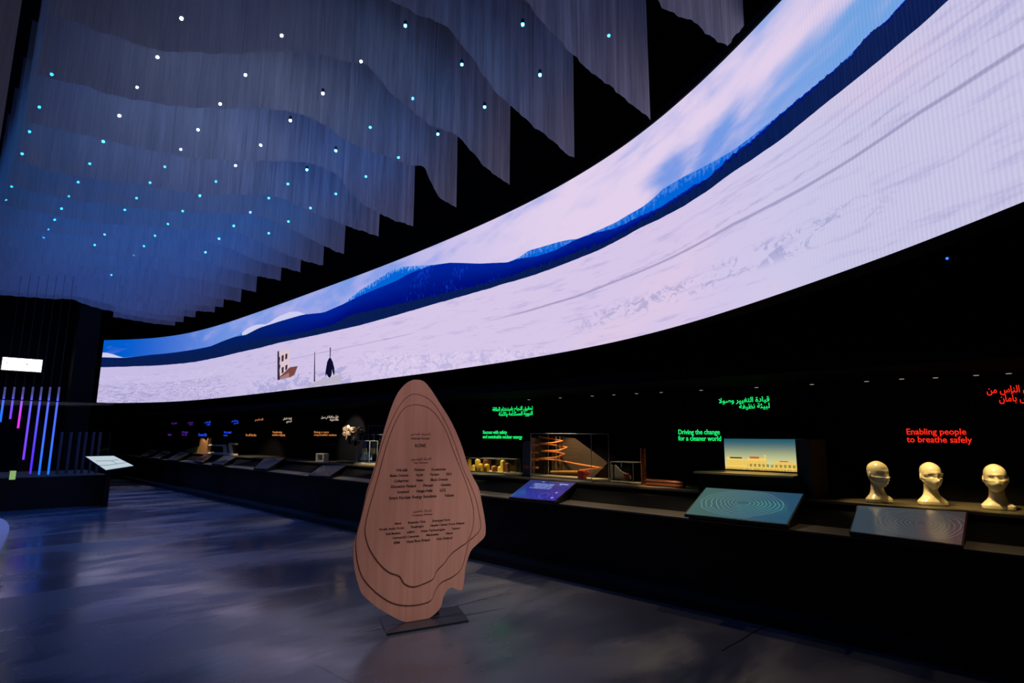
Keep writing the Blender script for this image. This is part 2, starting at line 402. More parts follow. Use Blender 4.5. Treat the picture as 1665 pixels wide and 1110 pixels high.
# the things filmed in the snow: ruined gable, boat, two posts and a dark seal-shaped cut-out
scr_poly([(455,571),(471,567),(472,597),(456,612)], 1); scr_poly([(456,612),(472,597),(485,595),(474,613),(457,616.5)], 2, .014)
scr_poly([(452,571.5),(454.5,570),(455,580),(456.5,581),(455.5,592),(457,594),(455.5,602),(456.5,617),(452,618)], 3, .016)
for q in ([(459,578),(462.6,577),(462,587),(458.8,588)],[(465,575.5),(468.5,574.5),(468,583),(464.8,584.6)],[(459,597.5),(462.6,596),(462,606),(459,607)],[(465,594),(468.8,592.5),(468,600),(465,602.5)]): scr_poly(q, 3, .018)
scr_poly([(457,613),(471,605.5),(485,595.5),(480,610),(472,613.5),(457,616)], 4, .017)
scr_poly([(471,605.5),(485.3,595.2),(479,609),(471.5,613.5)], 2, .019)
scr_poly([(512,572),(513,571.6),(513.2,620),(511,620.6)], 3); scr_poly([(537,565),(538.8,565),(538.2,584),(536.9,584)], 3)
scr_poly([(536,582),(539,582),(542,588),(544.5,598),(545,606),(544,611),(542,606),(541,600),(540,610),(537.5,614),(535,613),(532,608),(530.5,613),(530,606),(531.5,596),(533,588)], 5, .015)
scr_poly([(493,631),(515,620),(545,611),(575,604),(556,610),(552,622.5),(494,629.8)], 6, .010)
bm_f = [f for f in bm.faces if f.material_index]
part('display', bm, [screen_m, glow('pic_wall', srgb(222, 195, 205)), glow('pic_brown', srgb(120, 70, 70)), glow('pic_dark', srgb(52, 40, 62)), glow('pic_rust', srgb(165, 120, 120)), glow('pic_figure', srgb(14, 12, 42)), glow('pic_path', srgb(186, 178, 198))], root)
bm = nb()
def offs(i, d):
    tan = (plan[min(i+1, len(plan)-1)]-plan[max(i-1, 0)]).normalized(); nrm = Vector((-tan.y, tan.x))
    if nrm.dot(plan[i]) < 0: nrm = -nrm
    return plan[i]+nrm*d
ring = []
for i in range(0, len(plan)):
    f = offs(i, .004); b = offs(i, .14); g = offs(i, -.02)
    ring.append([(g.x, g.y, ZB-.03), (b.x, b.y, ZB-.03), (b.x, b.y, ZT+.10), (g.x, g.y, ZT+.10), (g.x, g.y, ZT+.005), (f.x, f.y, ZT+.005), (f.x, f.y, ZB-.005), (g.x, g.y, ZB-.005)])
loft(bm, ring); part('housing', bm, plain('housing_black', (.008, .006, .006, 1), .8, spec=.1), root)

# ------------------------------------------------------------------ wavy mesh curtains under the ceiling
PROF = [
 [(1212.5,40),(1203,52),(1193,64),(1180,75),(1162,66),(1142,52),(1128,40),(1103,24),(1086,12),(1072,0),(1040,-28),(990,-65),(920,-95),(840,-130),(700,-170),(500,-200),(250,-260)],
 [(1056,196),(1053,193),(1041,183),(1009,150),(988,136),(957,113),(929,92),(908,68),(898,54),(884,38),(870,23),(863,10),(852,0),(815,-35),(760,-60),(690,-80),(600,-90),(500,-92),(380,-100),(200,-135),(102,-155)],
 [(934,257),(912,244),(884,219),(849,188),(821,160),(800,138),(783,120),(769,98),(751,75),(734,54),(715,40),(685,26),(668,14),(640,2),(600,-12),(540,-22),(470,-24),(380,-20),(280,-30),(180,-58),(96,-85)],
 [(829,300),(811,286),(786,270),(758,237),(741,221),(710,207),(685,190),(661,171),(640,153),(622,135),(605,116),(587,105),(560,100),(521,88),(488,83),(447,83),(404,86),(363,88),(303,87),(256,81),(212,66),(168,52),(128,35),(94,25),(88,23)],
 [(740.5,337.5),(722,325),(708.5,309),(702,296),(692,274),(685,270),(661,267),(618,252),(581,237),(560,225),(534,205),(500,190),(471,182),(420,177),(336,175),(269,170),(202,160),(145,143),(91,129),(62,120)],
 [(670.5,368),(649,361.5),(623.6,350),(594,333),(578,319),(562,302),(553,291),(541.5,280),(514,269),(502.6,266),(468,262),(430,261),(380,261),(303,256),(235,242),(161,225),(101,212),(57,202),(40,196)],
 [(617,384),(576,372),(560,366),(525.5,352),(503,342),(480,332),(461.5,323),(443,318),(411,317),(330,315),(230,302),(120,285),(28,262)],
 [(560,413),(544,407),(514,393),(489,381),(457,365),(434,355),(418,349),(398,348),(300,345),(200,335),(100,322),(12,300)],
 [(524,432),(492,423),(459,410),(433.5,398),(407.6,387.6),(384,378),(360,374.6),(300,372),(200,366),(100,353),(2,333)],
 [(488.6,442.7),(459.5,435),(427,426.5),(405.4,418),(386,409),(364,400),(334,393),(319,389.7),(275.7,389),(200,388),(100,380),(-10,364)],
 [(457,455.7),(416,448),(384,440.5),(351,431),(325,424),(308,421.5),(260.5,418.5),(200,416),(100,410),(-20,396)],
 [(416,475),(373,465),(338,457),(308,451),(286.5,446),(265,439.5),(239,434),(200,432),(100,430),(-25,422)],
 [(391,490.7),(351,484),(308,475),(276,467.6),(254,461),(239,455.7),(213,449),(180,445),(100,443),(-30,441)],
 [(363,499),(330,497),(286.5,491),(254,485),(223,477),(194.5,462),(176,454),(140,450),(86,448),(-35,450)],
 [(349,507.6),(286.5,502),(243,493.5),(200,484),(173,478),(144,468.6),(112,460),(86.5,458),(43,458.5),(-40,459)],
 [(317,516),(280,512),(240,508),(187,497),(158.5,489.5),(130,483),(86.5,479.4),(43,476.5),(0,472),(-45,468)],
 [(298,524),(270,521),(240,517),(187,507),(166,502.5),(137,494),(118,486.6),(86.5,486),(43,482.6),(0,479.4),(-48,477)],
 [(285,529),(250,526),(220,521),(200,517.5),(184,515)],
]
def curtain_mat(name, seed, dens, near):
    m = MT(name); x, y, z = m.pos(False)
    st = m.noise(m.comb(x*9, seed, z*.35), 1, 4, .7); st2 = m.noise(m.comb(x*60, seed, z*2.0), 1, 2, .7)
    big = m.noise(m.comb(x*1.6, seed+3, z*.2), 1, 2)
    near = x.ss(.8, 4.2)*(near*.8)+near*.2
    seam = ((x*.9+seed*.37).frac()-.5).abs().gt(.498)
    alpha = (dens + (st-.5)*.22*near + (st2-.5)*.14*near + (big-.5)*.12).clamp()
    col = m.mix(st2, (.22, .20, .22, 1), (.50, .46, .50, 1)); col = m.mix((st-.5)*2.2*near+.15, col, (.72, .66, .70, 1)); col = m.mix(seam*near, col, (.03, .03, .05, 1))
    d = m.node('BsdfDiffuse'); m.set(d, 0, col); tl = m.node('BsdfTranslucent'); m.set(tl, 0, col)
    a = m.node('MixShader'); a.inputs[0].default_value = .28; m.nt.links.new(d.outputs[0], a.inputs[1]); m.nt.links.new(tl.outputs[0], a.inputs[2])
    t = m.node('BsdfTransparent'); b = m.node('MixShader'); m.set(b, 0, alpha)
    m.nt.links.new(t.outputs[0], b.inputs[1]); m.nt.links.new(a.outputs[0], b.inputs[2]); m.nt.links.new(b.outputs[0], m.out.inputs[0])
    return m.m
U0, DU, CTOP = 1.93, 1.116, 7.15
rail_m = plain('rail_black', (.01, .01, .012, 1), .6)
ordn = ['nearest', 'second nearest', 'third nearest', 'fourth nearest', 'fifth nearest', 'sixth nearest', 'seventh nearest', 'eighth nearest', 'ninth nearest', 'tenth nearest', 'eleventh nearest', 'twelfth nearest', 'thirteenth nearest', 'fourteenth nearest', 'fourth farthest', 'third farthest', 'second farthest', 'farthest']
for k, pr in enumerate(PROF):
    u = U0+DU*k
    if k == 17: u = U0+DU*17
    P = sorted([(p.x, p.z) for p in (at(x, y, 'y', u) for x, y in pr)])
    e = thing('mesh_curtain', 'wavy-edged pale mesh curtain under the ceiling, %s of the eighteen' % ordn[k], 'curtain', (P[0][0], u, P[0][1]), 'mesh curtains hung in parallel rows under the ceiling')
    bm = nb(); bm.keep = True; nseg = 150; x0, x1 = P[0][0], P[-1][0]; prev = None
    for i in range(nseg+1):
        x = x0+(x1-x0)*i/nseg
        j = max(q for q in range(len(P)-1) if P[q][0] <= x+1e-9); f = (x-P[j][0])/max(1e-6, P[j+1][0]-P[j][0]); f = min(1, max(0, f))
        m0 = (P[j+1][1]-P[max(j-1, 0)][1])/max(1e-6, P[j+1][0]-P[max(j-1, 0)][0]); m1 = (P[min(j+2, len(P)-1)][1]-P[j][1])/max(1e-6, P[min(j+2, len(P)-1)][0]-P[j][0])
        h = P[j+1][0]-P[j][0]; f2 = f*f; f3 = f2*f
        z = (2*f3-3*f2+1)*P[j][1]+(f3-2*f2+f)*h*m0+(-2*f3+3*f2)*P[j+1][1]+(f3-f2)*h*m1
        z += .006*math.sin(x*23+k)+.004*math.sin(x*61)
        yy = u+.018*math.sin(x*4.2+k*1.7)+.010*math.sin(x*11+k)+.006*math.sin(x*31)
        c3 = [bm.verts.new((x, yy, z)), bm.verts.new((x, u+(yy-u)*.6, (z+CTOP)/2)), bm.verts.new((x, u, CTOP))]
        if prev:
            for q in range(2): bm.faces.new((prev[q], c3[q], c3[q+1], prev[q+1]))
        prev = c3
    part('mesh_sheet', bm, curtain_mat('curtain_mesh', k*1.31, .77 if k < 6 else .74, 1.0 if k < 7 else .35), e, smooth=True)
    part('hanging_rail', box(nb(), (x0-.03, u-.02, CTOP), (x1+.03, u+.02, CTOP+.05)), rail_m, e)
for k in range(18):      # unseen area lights added overhead to tint the curtains blue, stronger farther back
    light('added_blue_wash', 'AREA', (2.9, U0+DU*(k-.5), 7.45), 6 if k < 5 else 24 if k < 9 else 44, (.05, .22, 1), (2.9, U0+DU*(k-.5), 0), 4.6, sizey=.08, spread=70)
bm = nb(); bm.keep = True
prev = None
for i in range(60):
    x = at(36, 0, 'y', 3.9).x-1.6+i*(1.6/59); z = 2.9+.05*math.sin(x*1.6); c3 = [bm.verts.new((x, 3.9+.02*math.sin(x*7), z)), bm.verts.new((x, 3.9, CTOP))]
    if prev: bm.faces.new((prev[0], c3[0], c3[1], prev[1]))
    prev = c3
tag(obj('mesh_curtain', bm, curtain_mat('curtain_side', 40.0, .9, .6)), 'dim grey mesh curtain edge at the far upper left corner, apart from the others', 'curtain')

# star lamps between the curtains
STARS = [
 ('leftmost', [(84,121),(64,174),(48,214),(36,250),(19,303),(10,325)], 0),
 ('second from left', [(295,30),(256,93),(223,142),(194,188),(168,230),(146,266),(127,296),(112,319),(100,339),(89,357),(79,373),(71,386)], 4),
 ('third from left', [(458,58),(399,122),(358,169),(322,211),(294,243),(268,271),(244,297),(222,322),(203,341),(170,381),(154,398)], 5),
 ('third from right', [(659,42),(587,100),(525,152),(472,196),(424,236),(383,269),(351,295),(325,318),(297,343),(273,364),(252,383),(234,400),(217,415),(181,447)], 5),
 ('second from right', [(850,40),(751,105),(671,160),(602,207),(546,245),(499,276),(468,299),(437,322),(407,345),(380,367),(356,388),(334,410)], 0),
 ('rightmost', [(990,58),(878,122),(788,174),(712,218),(648,256),(595,287),(546,315),(505,338),(469,360),(437,379)], 0)]
ZL = 5.65; nl = 0
lamp_w = glow('lamp_white', (.6, .82, 1, 1), 150); lamp_c = glow('lamp_cyan', (.01, .36, 1, 1), 140); lamp_h = plain('lamp_housing', (.02, .02, .025, 1), .5)
nth = ['nearest', 'second', 'third', 'fourth', 'fifth', 'sixth', 'seventh', 'eighth', 'ninth', 'tenth', 'eleventh', 'twelfth', 'thirteenth', 'fourteenth']
for nm, pts, nw in STARS:
    for i, (x, y) in enumerate(pts):
        p = at(x, y, 'z', ZL); p = at(x, y, 'y', U0+DU*(round((p.y-U0)/DU-.5)+.5)); white = i < nw and nm != 'third from right' or (nm == 'third from right' and 0 < i < 6)
        if nm.startswith('third from') or nm == 'second from left': hue = 'white' if white else 'cyan'
        else: hue = 'cyan'
        e = thing('star_lamp', 'tiny bright %s lamp among the mesh curtains, %s along the %s row' % (hue, nth[i], nm), 'lamp', p, 'star-like lamps between the mesh curtains')
        r = .013+.0003*p.length
        bm = nb(); bmesh.ops.create_uvsphere(bm.b, u_segments=10, v_segments=6, radius=r)
        obj('bulb', bm, lamp_w if hue == 'white' else lamp_c, e)
        bm = nb(); cyl(bm, (0, 0, 0), r*1.1, r*.7, r*3.5, 12); tube(bm, [(0, 0, r*3), (0, 0, 7.6-p.z)], .0012, 5); obj('lamp_housing', bm, lamp_h, e)

# ------------------------------------------------------------------ the exhibit counter
top_m = plain('counter_top', (.085, .072, .050, 1), .5, nscale=9, var=.4)
face_m = plain('counter_face', (.006, .006, .007, 1), .6, spec=.2)
E0, E1 = -3.0, 27.0
e = thing('exhibit_counter', 'long black stepped counter along the wall under the screen', 'counter', (6.3, 5, 0))
part('toe_plinth', box(nb(), (5.36, E0, 0), (7.28, E1, .09)), face_m, e)
part('body', box(nb(), (5.66, E0, .09), (7.28, E1, .78)), face_m, e)
part('lower_shelf', box(nb(), (5.58, E0, .78), (7.28, E1, .80), .003), top_m, e)
led_ = thing('display_ledge', 'raised black ledge along the wall, standing on the counter under the exhibits', 'shelf', (6.8, 5, .8))
part('riser', slab(nb(), [(6.02, E0, .801), (7.28, E0, .801), (7.28, E0, .969), (6.44, E0, .969), (6.42, E0, .925)], (0, E1-E0, 0)), plain('riser_black', (.0025, .0025, .003, 1), .8, spec=.05), led_)
part('upper_shelf', box(nb(), (6.38, E0, .97), (7.28, E1, 1.0), .004), top_m, led_)
for u in (-.6, .5, 1.6, 2.9, 3.9, 5.0, 6.1, 7.6, 9.2, 11.0, 13.0, 15.2, 17.6, 20.4):
    if u in (5.0, 6.1, 7.6, 11.0, 15.2, 20.4): light('counter_downlight', 'SPOT', (6.16, u+.3, 2.2), 170, (1, .80, .56), (4.7, u+.3, 0), .02, 40, .9)
    light('counter_downlight', 'SPOT', (6.16, u, 2.2), 42 if u > 2.5 else 18, (1, .76, .46), (5.35, u, 0), .02, 84, .6)

# writing on the wall, each panel its own cut-out letters
def wall_text(lines, x0, x1, yt, yb, matl, label, align='LEFT', fat=.010):
    u0 = at(x0, (yt+yb)/2, 'x', 7.3).y; u1 = at(x1, (yt+yb)/2, 'x', 7.3).y
    xm = (x0+x1)/2; zt = at(xm, yt, 'x', 7.3).z; zb = at(xm, yb, 'x', 7.3).z
    bm = text_bm(lines, (7.298, u0, zb), (0, -1, 0), (0, 0, 1), u0-u1, zt-zb, align, fat=fat, spacing=.92, depth=.006)
    # right = -Y, up = z: their cross product points to -X, into the room
    o = obj('wall_lettering', bm, matl); tag(o, label, 'sign'); return o
green = glow('letters_green', (.01, .80, .16, 1), 1.15); red = glow('letters_red', (1, .022, .010, 1), 1.1)
wall_text([ar('تحقيق النجاح باستخدام الطاقة'), ar('النووية المستدامة والآمنة')], 801, 866.5, 660.5, 677.5, green, 'green Arabic heading above Success with safety', 'RIGHT')
wall_text(['Success with safety', 'and sustainable nuclear energy'], 785.5, 849.5, 699.5, 714.5, green, 'green heading reading Success with safety and sustainable nuclear energy')
wall_text([ar('قيادة التغيير وصولاً'.replace('\u064b', '')), ar('لبيئة نظيفة')], 1169, 1251.5, 645.5, 666.5, green, 'green Arabic heading above the lit townscape picture', 'RIGHT')
wall_text(['Driving the change', 'for a cleaner world'], 1103, 1172.5, 698, 716.5, green, 'green heading reading Driving the change for a cleaner world')
wall_text(['Enabling people', 'to breathe safely'], 1474, 1580, 696.5, 722.5, red, 'red heading reading Enabling people to breathe safely', fat=.010)
wall_text([ar('تمكين الناس من'), ar('التنفس بأمان')], 1605, 1701, 626, 656, red, 'red Arabic heading cut by the right picture edge', 'RIGHT', fat=.012)
org = glow('letters_orange', (.85, .30, .09, 1), .55); wht = glow('letters_cream', (.9, .75, .6, 1), .5)
blu = glow('letters_blue', (.02, .08, 1, 1), .8); pur = glow('letters_purple', (.22, .04, .75, 1), .35)
wall_text([ar('حلول متكاملة في سبيل'), ar('طاقة نظيفة')], 522.5, 551, 675.5, 685, wht, 'cream Arabic heading left of the metal wall sculpture', 'RIGHT')
wall_text(['Being a very', 'responsible nation'], 511, 547.5, 700.5, 709.5, org, 'orange two-line heading left of the metal wall sculpture')
wall_text([ar('قطاع النقل'), ar('البحري')], 460.5, 474.5, 678.5, 688, wht, 'cream Arabic heading above the fifth tilted panel from the sign', 'RIGHT')
wall_text(['Transforming', 'maritime shipping'], 443, 464, 700.5, 709.5, org, 'orange two-line heading above the panel at the counter middle')
wall_text([ar('التعليم')], 415, 428, 680, 685, org, 'small orange Arabic word on the distant wall', 'RIGHT')
wall_text(['For all Nordics'], 400, 417, 705, 709, org, 'small orange one-line heading on the distant wall')
wall_text([ar('حياة أفضل'), ar('للجميع')], 376.5, 388, 682, 690, blu, 'bright blue Arabic heading above the white bench exhibit', 'RIGHT')
wall_text(['We build', 'trust'], 364, 376, 701, 709, blu, 'bright blue two-line heading above the white bench exhibit')
wall_text([ar('الأخشاب'), ar('غابات')], 332.5, 342.5, 684, 692, blu, 'blue Arabic heading above the split timber block', 'RIGHT')
wall_text(['Forest life'], 323, 336.5, 704, 709, blu, 'blue one-line heading left of the split timber block')
wall_text([ar('ابتكار'), ar('علم')], 305, 314, 685.5, 692, pur, 'violet Arabic heading, second from the far end', 'RIGHT')
wall_text(['Design', 'for all'], 296, 305.5, 700.5, 708, pur, 'violet two-line heading near the far counter end')
wall_text([ar('تقنية')], 279, 288, 686, 690, pur, 'violet one-word Arabic heading nearest the far corner', 'RIGHT')
wall_text(['Future'], 273.5, 279, 704.5, 708, pur, 'dim violet one-word heading nearest the far corner')

# recessed downlights under the canopy
warm = (1, .72, .36)
DL = [(860,649),(911,646),(963,643),(998,641),(1035,639),(1075,637),(1140,633.5),(1230,629),(1320,624),(1409,619),(1466,615),(1521,613),(1587,609),(1640,606)]
for i, (x, y) in enumerate(DL):
    p = at(x, y, 'z', 2.215)
    e = thing('downlight', 'small dim downlight under the canopy above the %s' % ['city model', 'grey plaque', 'left part of the spiral case', 'right part of the spiral case', 'small glass case', 'upright copper pipe', 'lying copper pipe', 'left end of the townscape picture', 'gap right of the townscape picture', 'first masked bust', 'gap between the first and second busts', 'second masked bust', 'third masked bust', 'right picture edge'][i], 'lamp', (p.x, p.y, 2.24), 'downlights under the canopy')
    bm = nb(); cyl(bm, (0, 0, 0), .035, -.03, 0, 16); obj('trim_ring', bm, rail_m, e)
    bm = nb(); cyl(bm, (0, 0, 0), .022, -.034, -.030, 16); obj('lens', bm, glow('dl_lens', (1, .8, .6, 1), .35), e)

def panel(TL, TR, BL, BR, matl, label, group='slanted touch screens on the counter', zlo=.85, vhi=6.36, frame=plain('panel_frame', (.012, .012, .014, 1), .35)):
    bl = at(*BL, 'z', zlo); br = at(*BR, 'z', zlo); tl = at(*TL, 'x', vhi); tr = at(*TR, 'x', vhi)
    c = (bl+br)/2; e = thing('touch_screen', label, 'screen', (c.x, c.y, zlo), group)
    X = (br-bl); Yv = (tl-bl); n = X.cross(Yv).normalized()
    if n.z < 0: n = -n
    cx = (bl+br+tl+tr)/4
    g = lambda p, f: p+(p-cx)*f
    part('frame', slab(nb(), [g(bl, .03), g(br, .03), g(tr, .03), g(tl, .03)], n*-.03), frame, e)
    bm = nb(); bm.keep = True; uv = bm.loops.layers.uv.new('panel')
    f = bm.faces.new([bm.verts.new(p+n*.002) for p in (bl, br, tr, tl)])
    for l, q in zip(f.loops, ((0, 0), (1, 0), (1, 1), (0, 1))): l[uv].uv = q
    part('glass', bm, matl, e)
    # wedge that carries it
    zf = .80
    fr = lambda p, q: p+(q-p)*max(.2, min(.9, (5.98-p.x)/(q.x-p.x)))
    lo = [Vector((p.x, p.y, zf+.001)) for p in (bl+(tl-bl)*.12, br+(tr-br)*.12, fr(br, tr), fr(bl, tl))]
    hi = [p-n*.031 for p in (bl+(tl-bl)*.12, br+(tr-br)*.12, fr(br, tr), fr(bl, tl))]
    part('wedge_stand', hexa(nb(), lo, hi), face_m, e)
    return e
def contour_mat(name, base1, base2, line, cx, cy, n, st, refl=.15):
    m = MT(name); x, y = m.uv('panel'); d = m.noise(m.comb(x*2, y*2, n), 1.3, 2)
    r = (((x-cx)*(x-cx)*1.5+(y-cy)*(y-cy)*1.3)._m('SQRT')+(d-.5)*.20)
    ln = ((r*19).frac()-.5).abs(); ln = (1-ln.ss(.06, .14))*(1-r.ss(.50, .56))*r.ss(.05, .08)
    c = m.mix(x.ss(0, 1), base1, base2); c = m.mix(ln, c, line)
    return m.bsdf((.01, .01, .012, 1), refl, 0, .5, emit=c, es=st)
sc2 = contour_mat('contour_teal', srgb(66, 98, 92), srgb(36, 74, 102), srgb(92, 134, 146), .47, .52, 1.0, 1.0)
sc3 = contour_mat('contour_grey', srgb(58, 72, 84), srgb(66, 62, 62), srgb(92, 96, 96), .62, .5, 5.0, .8, .22)
m = MT('panel_blue'); x, y = m.uv('panel'); nz = m.noise(m.comb(x*50, y*4, 0), 1, 2, .6)
rows = (y*22).frac().gt(.45)*nz.gt(.42)*x.gt(.18)*x.lt(.62)*y.gt(.52)*y.lt(.82)
rows = (rows + (x.gt(.30)*x.lt(.36)*y.gt(.90)*y.lt(.94)) + (x.gt(.72)*x.lt(.76)*y.gt(.78)*y.lt(.90)) + (x.gt(.77)*x.lt(.90)*y.gt(.82)*y.lt(.88)*nz.gt(.35)) + (((x-.85)*(x-.85)*2+(y-.38)*(y-.38)).lt(.0014)) + (((x-.88)*(x-.88)*2+(y-.12)*(y-.12)).lt(.0014))).clamp()
ring = ((((x-.66)*(x-.66)*2.0+(y-.2)*(y-.2))._m('SQRT')-.13).abs()).lt(.006)
sc1 = m.bsdf((.01, .01, .012, 1), .15, 0, .5, emit=m.mix((rows*.75+ring*.3).clamp(), m.mix(y, srgb(24, 32, 150), srgb(38, 50, 112)), srgb(150, 175, 240)), es=1.0)
panel((863,780),(936,784.6),(829,807),(902,814), sc1, 'bright blue slanted touch screen in front of the spiral ramp case')
panel((1148.5,792.7),(1306,803),(1115,835),(1279,851.8), sc2, 'teal slanted touch screen with contour lines below the townscape picture', vhi=6.27)
panel((1395,822),(1571,832.5),(1383,863.5),(1563,886), sc3, 'grey slanted touch screen with faint contours below the masked busts')
dim = plain('panel_dim', (.030, .034, .042, 1), .25)
m = MT('panel_off'); x, y = m.uv('panel'); offm = m.bsdf(m.mix(m.noise(m.comb(x*6, y*6, 0), 1, 3), (.02, .024, .03, 1), (.032, .036, .045, 1)), .22, 0, .5, emit=srgb(22, 28, 40), es=.7)
for q, lb in ((((524,756),(562,757),(502,772.5),(535,774)), 'dark slanted screen in front of the white cube frame'),
              (((432,743.5),(464,744),(413,761),(435,762)), 'dark slanted screen below the orange two-line heading'),
              (((365,740),(384,742.5),(344,753.5),(362,755)), 'dark slanted screen below the white bench exhibit'),
              (((333,738),(346,740),(316,749.5),(330,751)), 'dark slanted screen below the split timber block'),
              (((293,735),(308,737),(272,746.5),(286,748)), 'dark slanted screen third from the far counter end'),
              (((266,733.5),(278,735),(247,743.5),(258,745)), 'dark slanted screen second from the far counter end'),
              (((245,731.5),(255,733),(229,740),(239,741.5)), 'dark slanted screen at the far counter end')):
    panel(q[0], q[1], q[2], q[3], offm, lb)

# picture in a dark recess
e = thing('townscape_display', 'lit panoramic picture of yellow riverside houses under a teal sky', 'picture', (6.9, 2.75, 1.0))
pt = [at(*p, 'x', 6.85) for p in ((1181,762),(1310,766),(1307,714),(1177,713.5))]
Lu, Ru = max(pt[0].y, pt[3].y), min(pt[1].y, pt[2].y); Zb, Zt = pt[0].z, pt[2].z
m = MT('townscape'); x, y = m.uv('panel')
sky = m.mix(y.ss(.1, 1.0), srgb(214, 214, 150), srgb(30, 84, 104)); sky = m.mix(y.ss(.45, .8)*.1, sky, srgb(70, 130, 135))
def rng(v, a, b): return v.gt(a)*v.lt(b)
nzx = m.noise(m.comb(x*60, y*30, 0), 1, 2)
def hs(x0, x1, h): return rng(x, x0, x1)*y.lt(h)
house = (hs(.03, .06, .40)+hs(.06, .24, .36)+hs(.24, .30, .33)+hs(.30, .54, .38)+hs(.62, .80, .30)+hs(.80, .88, .29)+hs(.88, 1.0, .26)+hs(.515, .530, .50)).clamp()
roof = (rng(x, .07, .23)*rng(y, .355, .40)).clamp(); roof2 = (rng(x, .33, .45)*rng(y, .37, .43)+rng(x, .70, .80)*rng(y, .29, .32)+rng(x, .90, .98)*rng(y, .25, .28)).clamp()
win = ((x*46).frac().gt(.5)*(y*24).frac().gt(.55)*rng(y, .14, .30))
c = m.mix(house, sky, m.mix(nzx, srgb(238, 190, 80), srgb(252, 222, 120)))
c = m.mix(roof, c, srgb(70, 58, 40)); c = m.mix(roof2, c, srgb(196, 92, 52)); c = m.mix(house*win*.55, c, srgb(130, 96, 50))
tree = ((x*19).frac()-.5).abs().lt(.30)*rng(y, .10, .20)*rng(x, .30, .97)
c = m.mix(tree*nzx.gt(.4)*.8, c, srgb(104, 104, 52)); c = m.mix(y.lt(.11), c, srgb(236, 196, 96)); c = m.mix(y.lt(.05)*nzx.gt(.45)*.6, c, srgb(120, 96, 50))
pic_m = m.emit(c, 1.0)
bm = nb(); bm.keep = True; uv = bm.loops.layers.uv.new('panel')
f = bm.faces.new([bm.verts.new(p) for p in ((6.85, Lu, Zb), (6.85, Ru, Zb), (6.85, Ru, Zt), (6.85, Lu, Zt))])
for l, q in zip(f.loops, ((0, 0), (1, 0), (1, 1), (0, 1))): l[uv].uv = q
part('picture', bm, pic_m, e)
part('back_box', box(nb(), (6.855, Lu+.03, Zb-.05), (7.28, Ru-.03, Zt+.03)), face_m, e)
part('side_cheek', box(nb(), (6.42, Ru-.20, 1.0), (6.9, Ru-.06, Zt)), plain('cheek', (.05, .042, .034, 1), .5), e)
part('display_plinth', box(nb(), (6.36, Lu+.10, 1.0), (6.95, Ru-.10, Zb-.035)), face_m, e)
part('shelf_lip', slab(nb(), [(6.30, Lu+.12, Zb-.035), (6.30, Ru-.06, Zb-.035), (6.86, Ru-.02, Zb-.035), (6.86, Lu+.02, Zb-.035)], (0, 0, .02)), plain('lip', (.30, .22, .10, 1), .35), e)
light('picture_light', 'SPOT', (6.75, (Lu+Ru)/2, 2.2), 34, (1, .75, .3), (6.5, (Lu+Ru)/2, 1.2), .02, 40, .4)

# ------------------------------------------------------------------ glass cases
def glass_mat():
    m = MT('case_glass'); g = m.node('BsdfGlossy'); g.inputs[1].default_value = .03; g.inputs[0].default_value = (.9, .95, 1, 1)
    t = m.node('BsdfTransparent'); t.inputs[0].default_value = (.97, .98, .98, 1); fr = m.node('Fresnel'); fr.inputs[0].default_value = 1.3
    x = m.node('MixShader'); m.nt.links.new(fr.outputs[0], x.inputs[0]); m.nt.links.new(t.outputs[0], x.inputs[1]); m.nt.links.new(g.outputs[0], x.inputs[2])
    m.nt.links.new(x.outputs[0], m.out.inputs[0]); return m.m
GL = glass_mat(); edge_m = plain('glass_edge', (.35, .40, .42, 1), .25)
def glass_case(e, a, b, er=.004, nm='glass_box'):
    a = Vector(a); b = Vector(b)
    g = part(nm, box(nb(), a, b), GL, e)
    bm = nb()
    for i in range(3):
        j, k = (i+1) % 3, (i+2) % 3
        for p in (0, 1):
            for q in (0, 1):
                s = Vector((0, 0, 0)); s[j] = (a, b)[p][j]; s[k] = (a, b)[q][k]; s[i] = a[i]; t = s.copy(); t[i] = b[i]; tube(bm, [s, t], er, 6)
    part('glass_edge', bm, edge_m, e); return g

# spiral ramp case
fx = 6.46; L = at(863, 704.5, 'x', fx); R = at(961, 704.5, 'x', fx); bk = at(989, 704.5, 'y', R.y).x; ztop = L.z
bk = min(bk, 7.2)
e = thing('ramp_model_case', 'large glass case with an orange zigzag ramp before a brown panel', 'display case', ((fx+bk)/2, (L.y+R.y)/2, 1.0))
glass_case(e, (fx, R.y, 1.008), (bk, L.y, ztop), .005)
part('case_base', box(nb(), (fx+.01, R.y+.01, 1.001), (bk-.01, L.y-.01, 1.03)), plain('case_base', (.62, .55, .42, 1), .5), e)
cx = (fx+bk)/2+.05
pp = lambda X, Y, v: at(820+X/11.1, 680+Y/11.1, 'x', v)
pth = [(620,330,cx+.1),(860,368,cx+.12),(1050,408,cx+.02),(870,440,cx-.1),(640,455,cx-.12),(760,462,cx+.0),(960,488,cx+.12),(1135,522,cx+.02),(985,577,cx-.1),(675,588,cx-.12),(780,592,cx+.0),(940,605,cx+.12),(1088,642,cx+.02),(930,702,cx-.1),(540,732,cx-.12),(760,736,cx+.02),(960,750,cx+.1),(1260,812,cx+.12)]
P = [pp(*q) for q in pth]+[at(980.5, 761, 'x', cx+.02), at(942, 764, 'x', cx-.05)]
P2 = []
for a_, b_ in zip(P, P[1:]): P2 += [a_, a_.lerp(b_, .5)]
bm = nb(); tube(bm, P2+[P[-1]], .0105, 8); part('ramp', bm, plain('ramp_orange', (.95, .33, .08, 1), .45), e, smooth=True)
bm = nb(); tube(bm, [pp(840, 965, cx-.1), pp(1350, 965, cx-.1)], .018, 10); part('entry_tube', bm, plain('tube_yellow', (.85, .45, .05, 1), .4), e)
bm = nb()
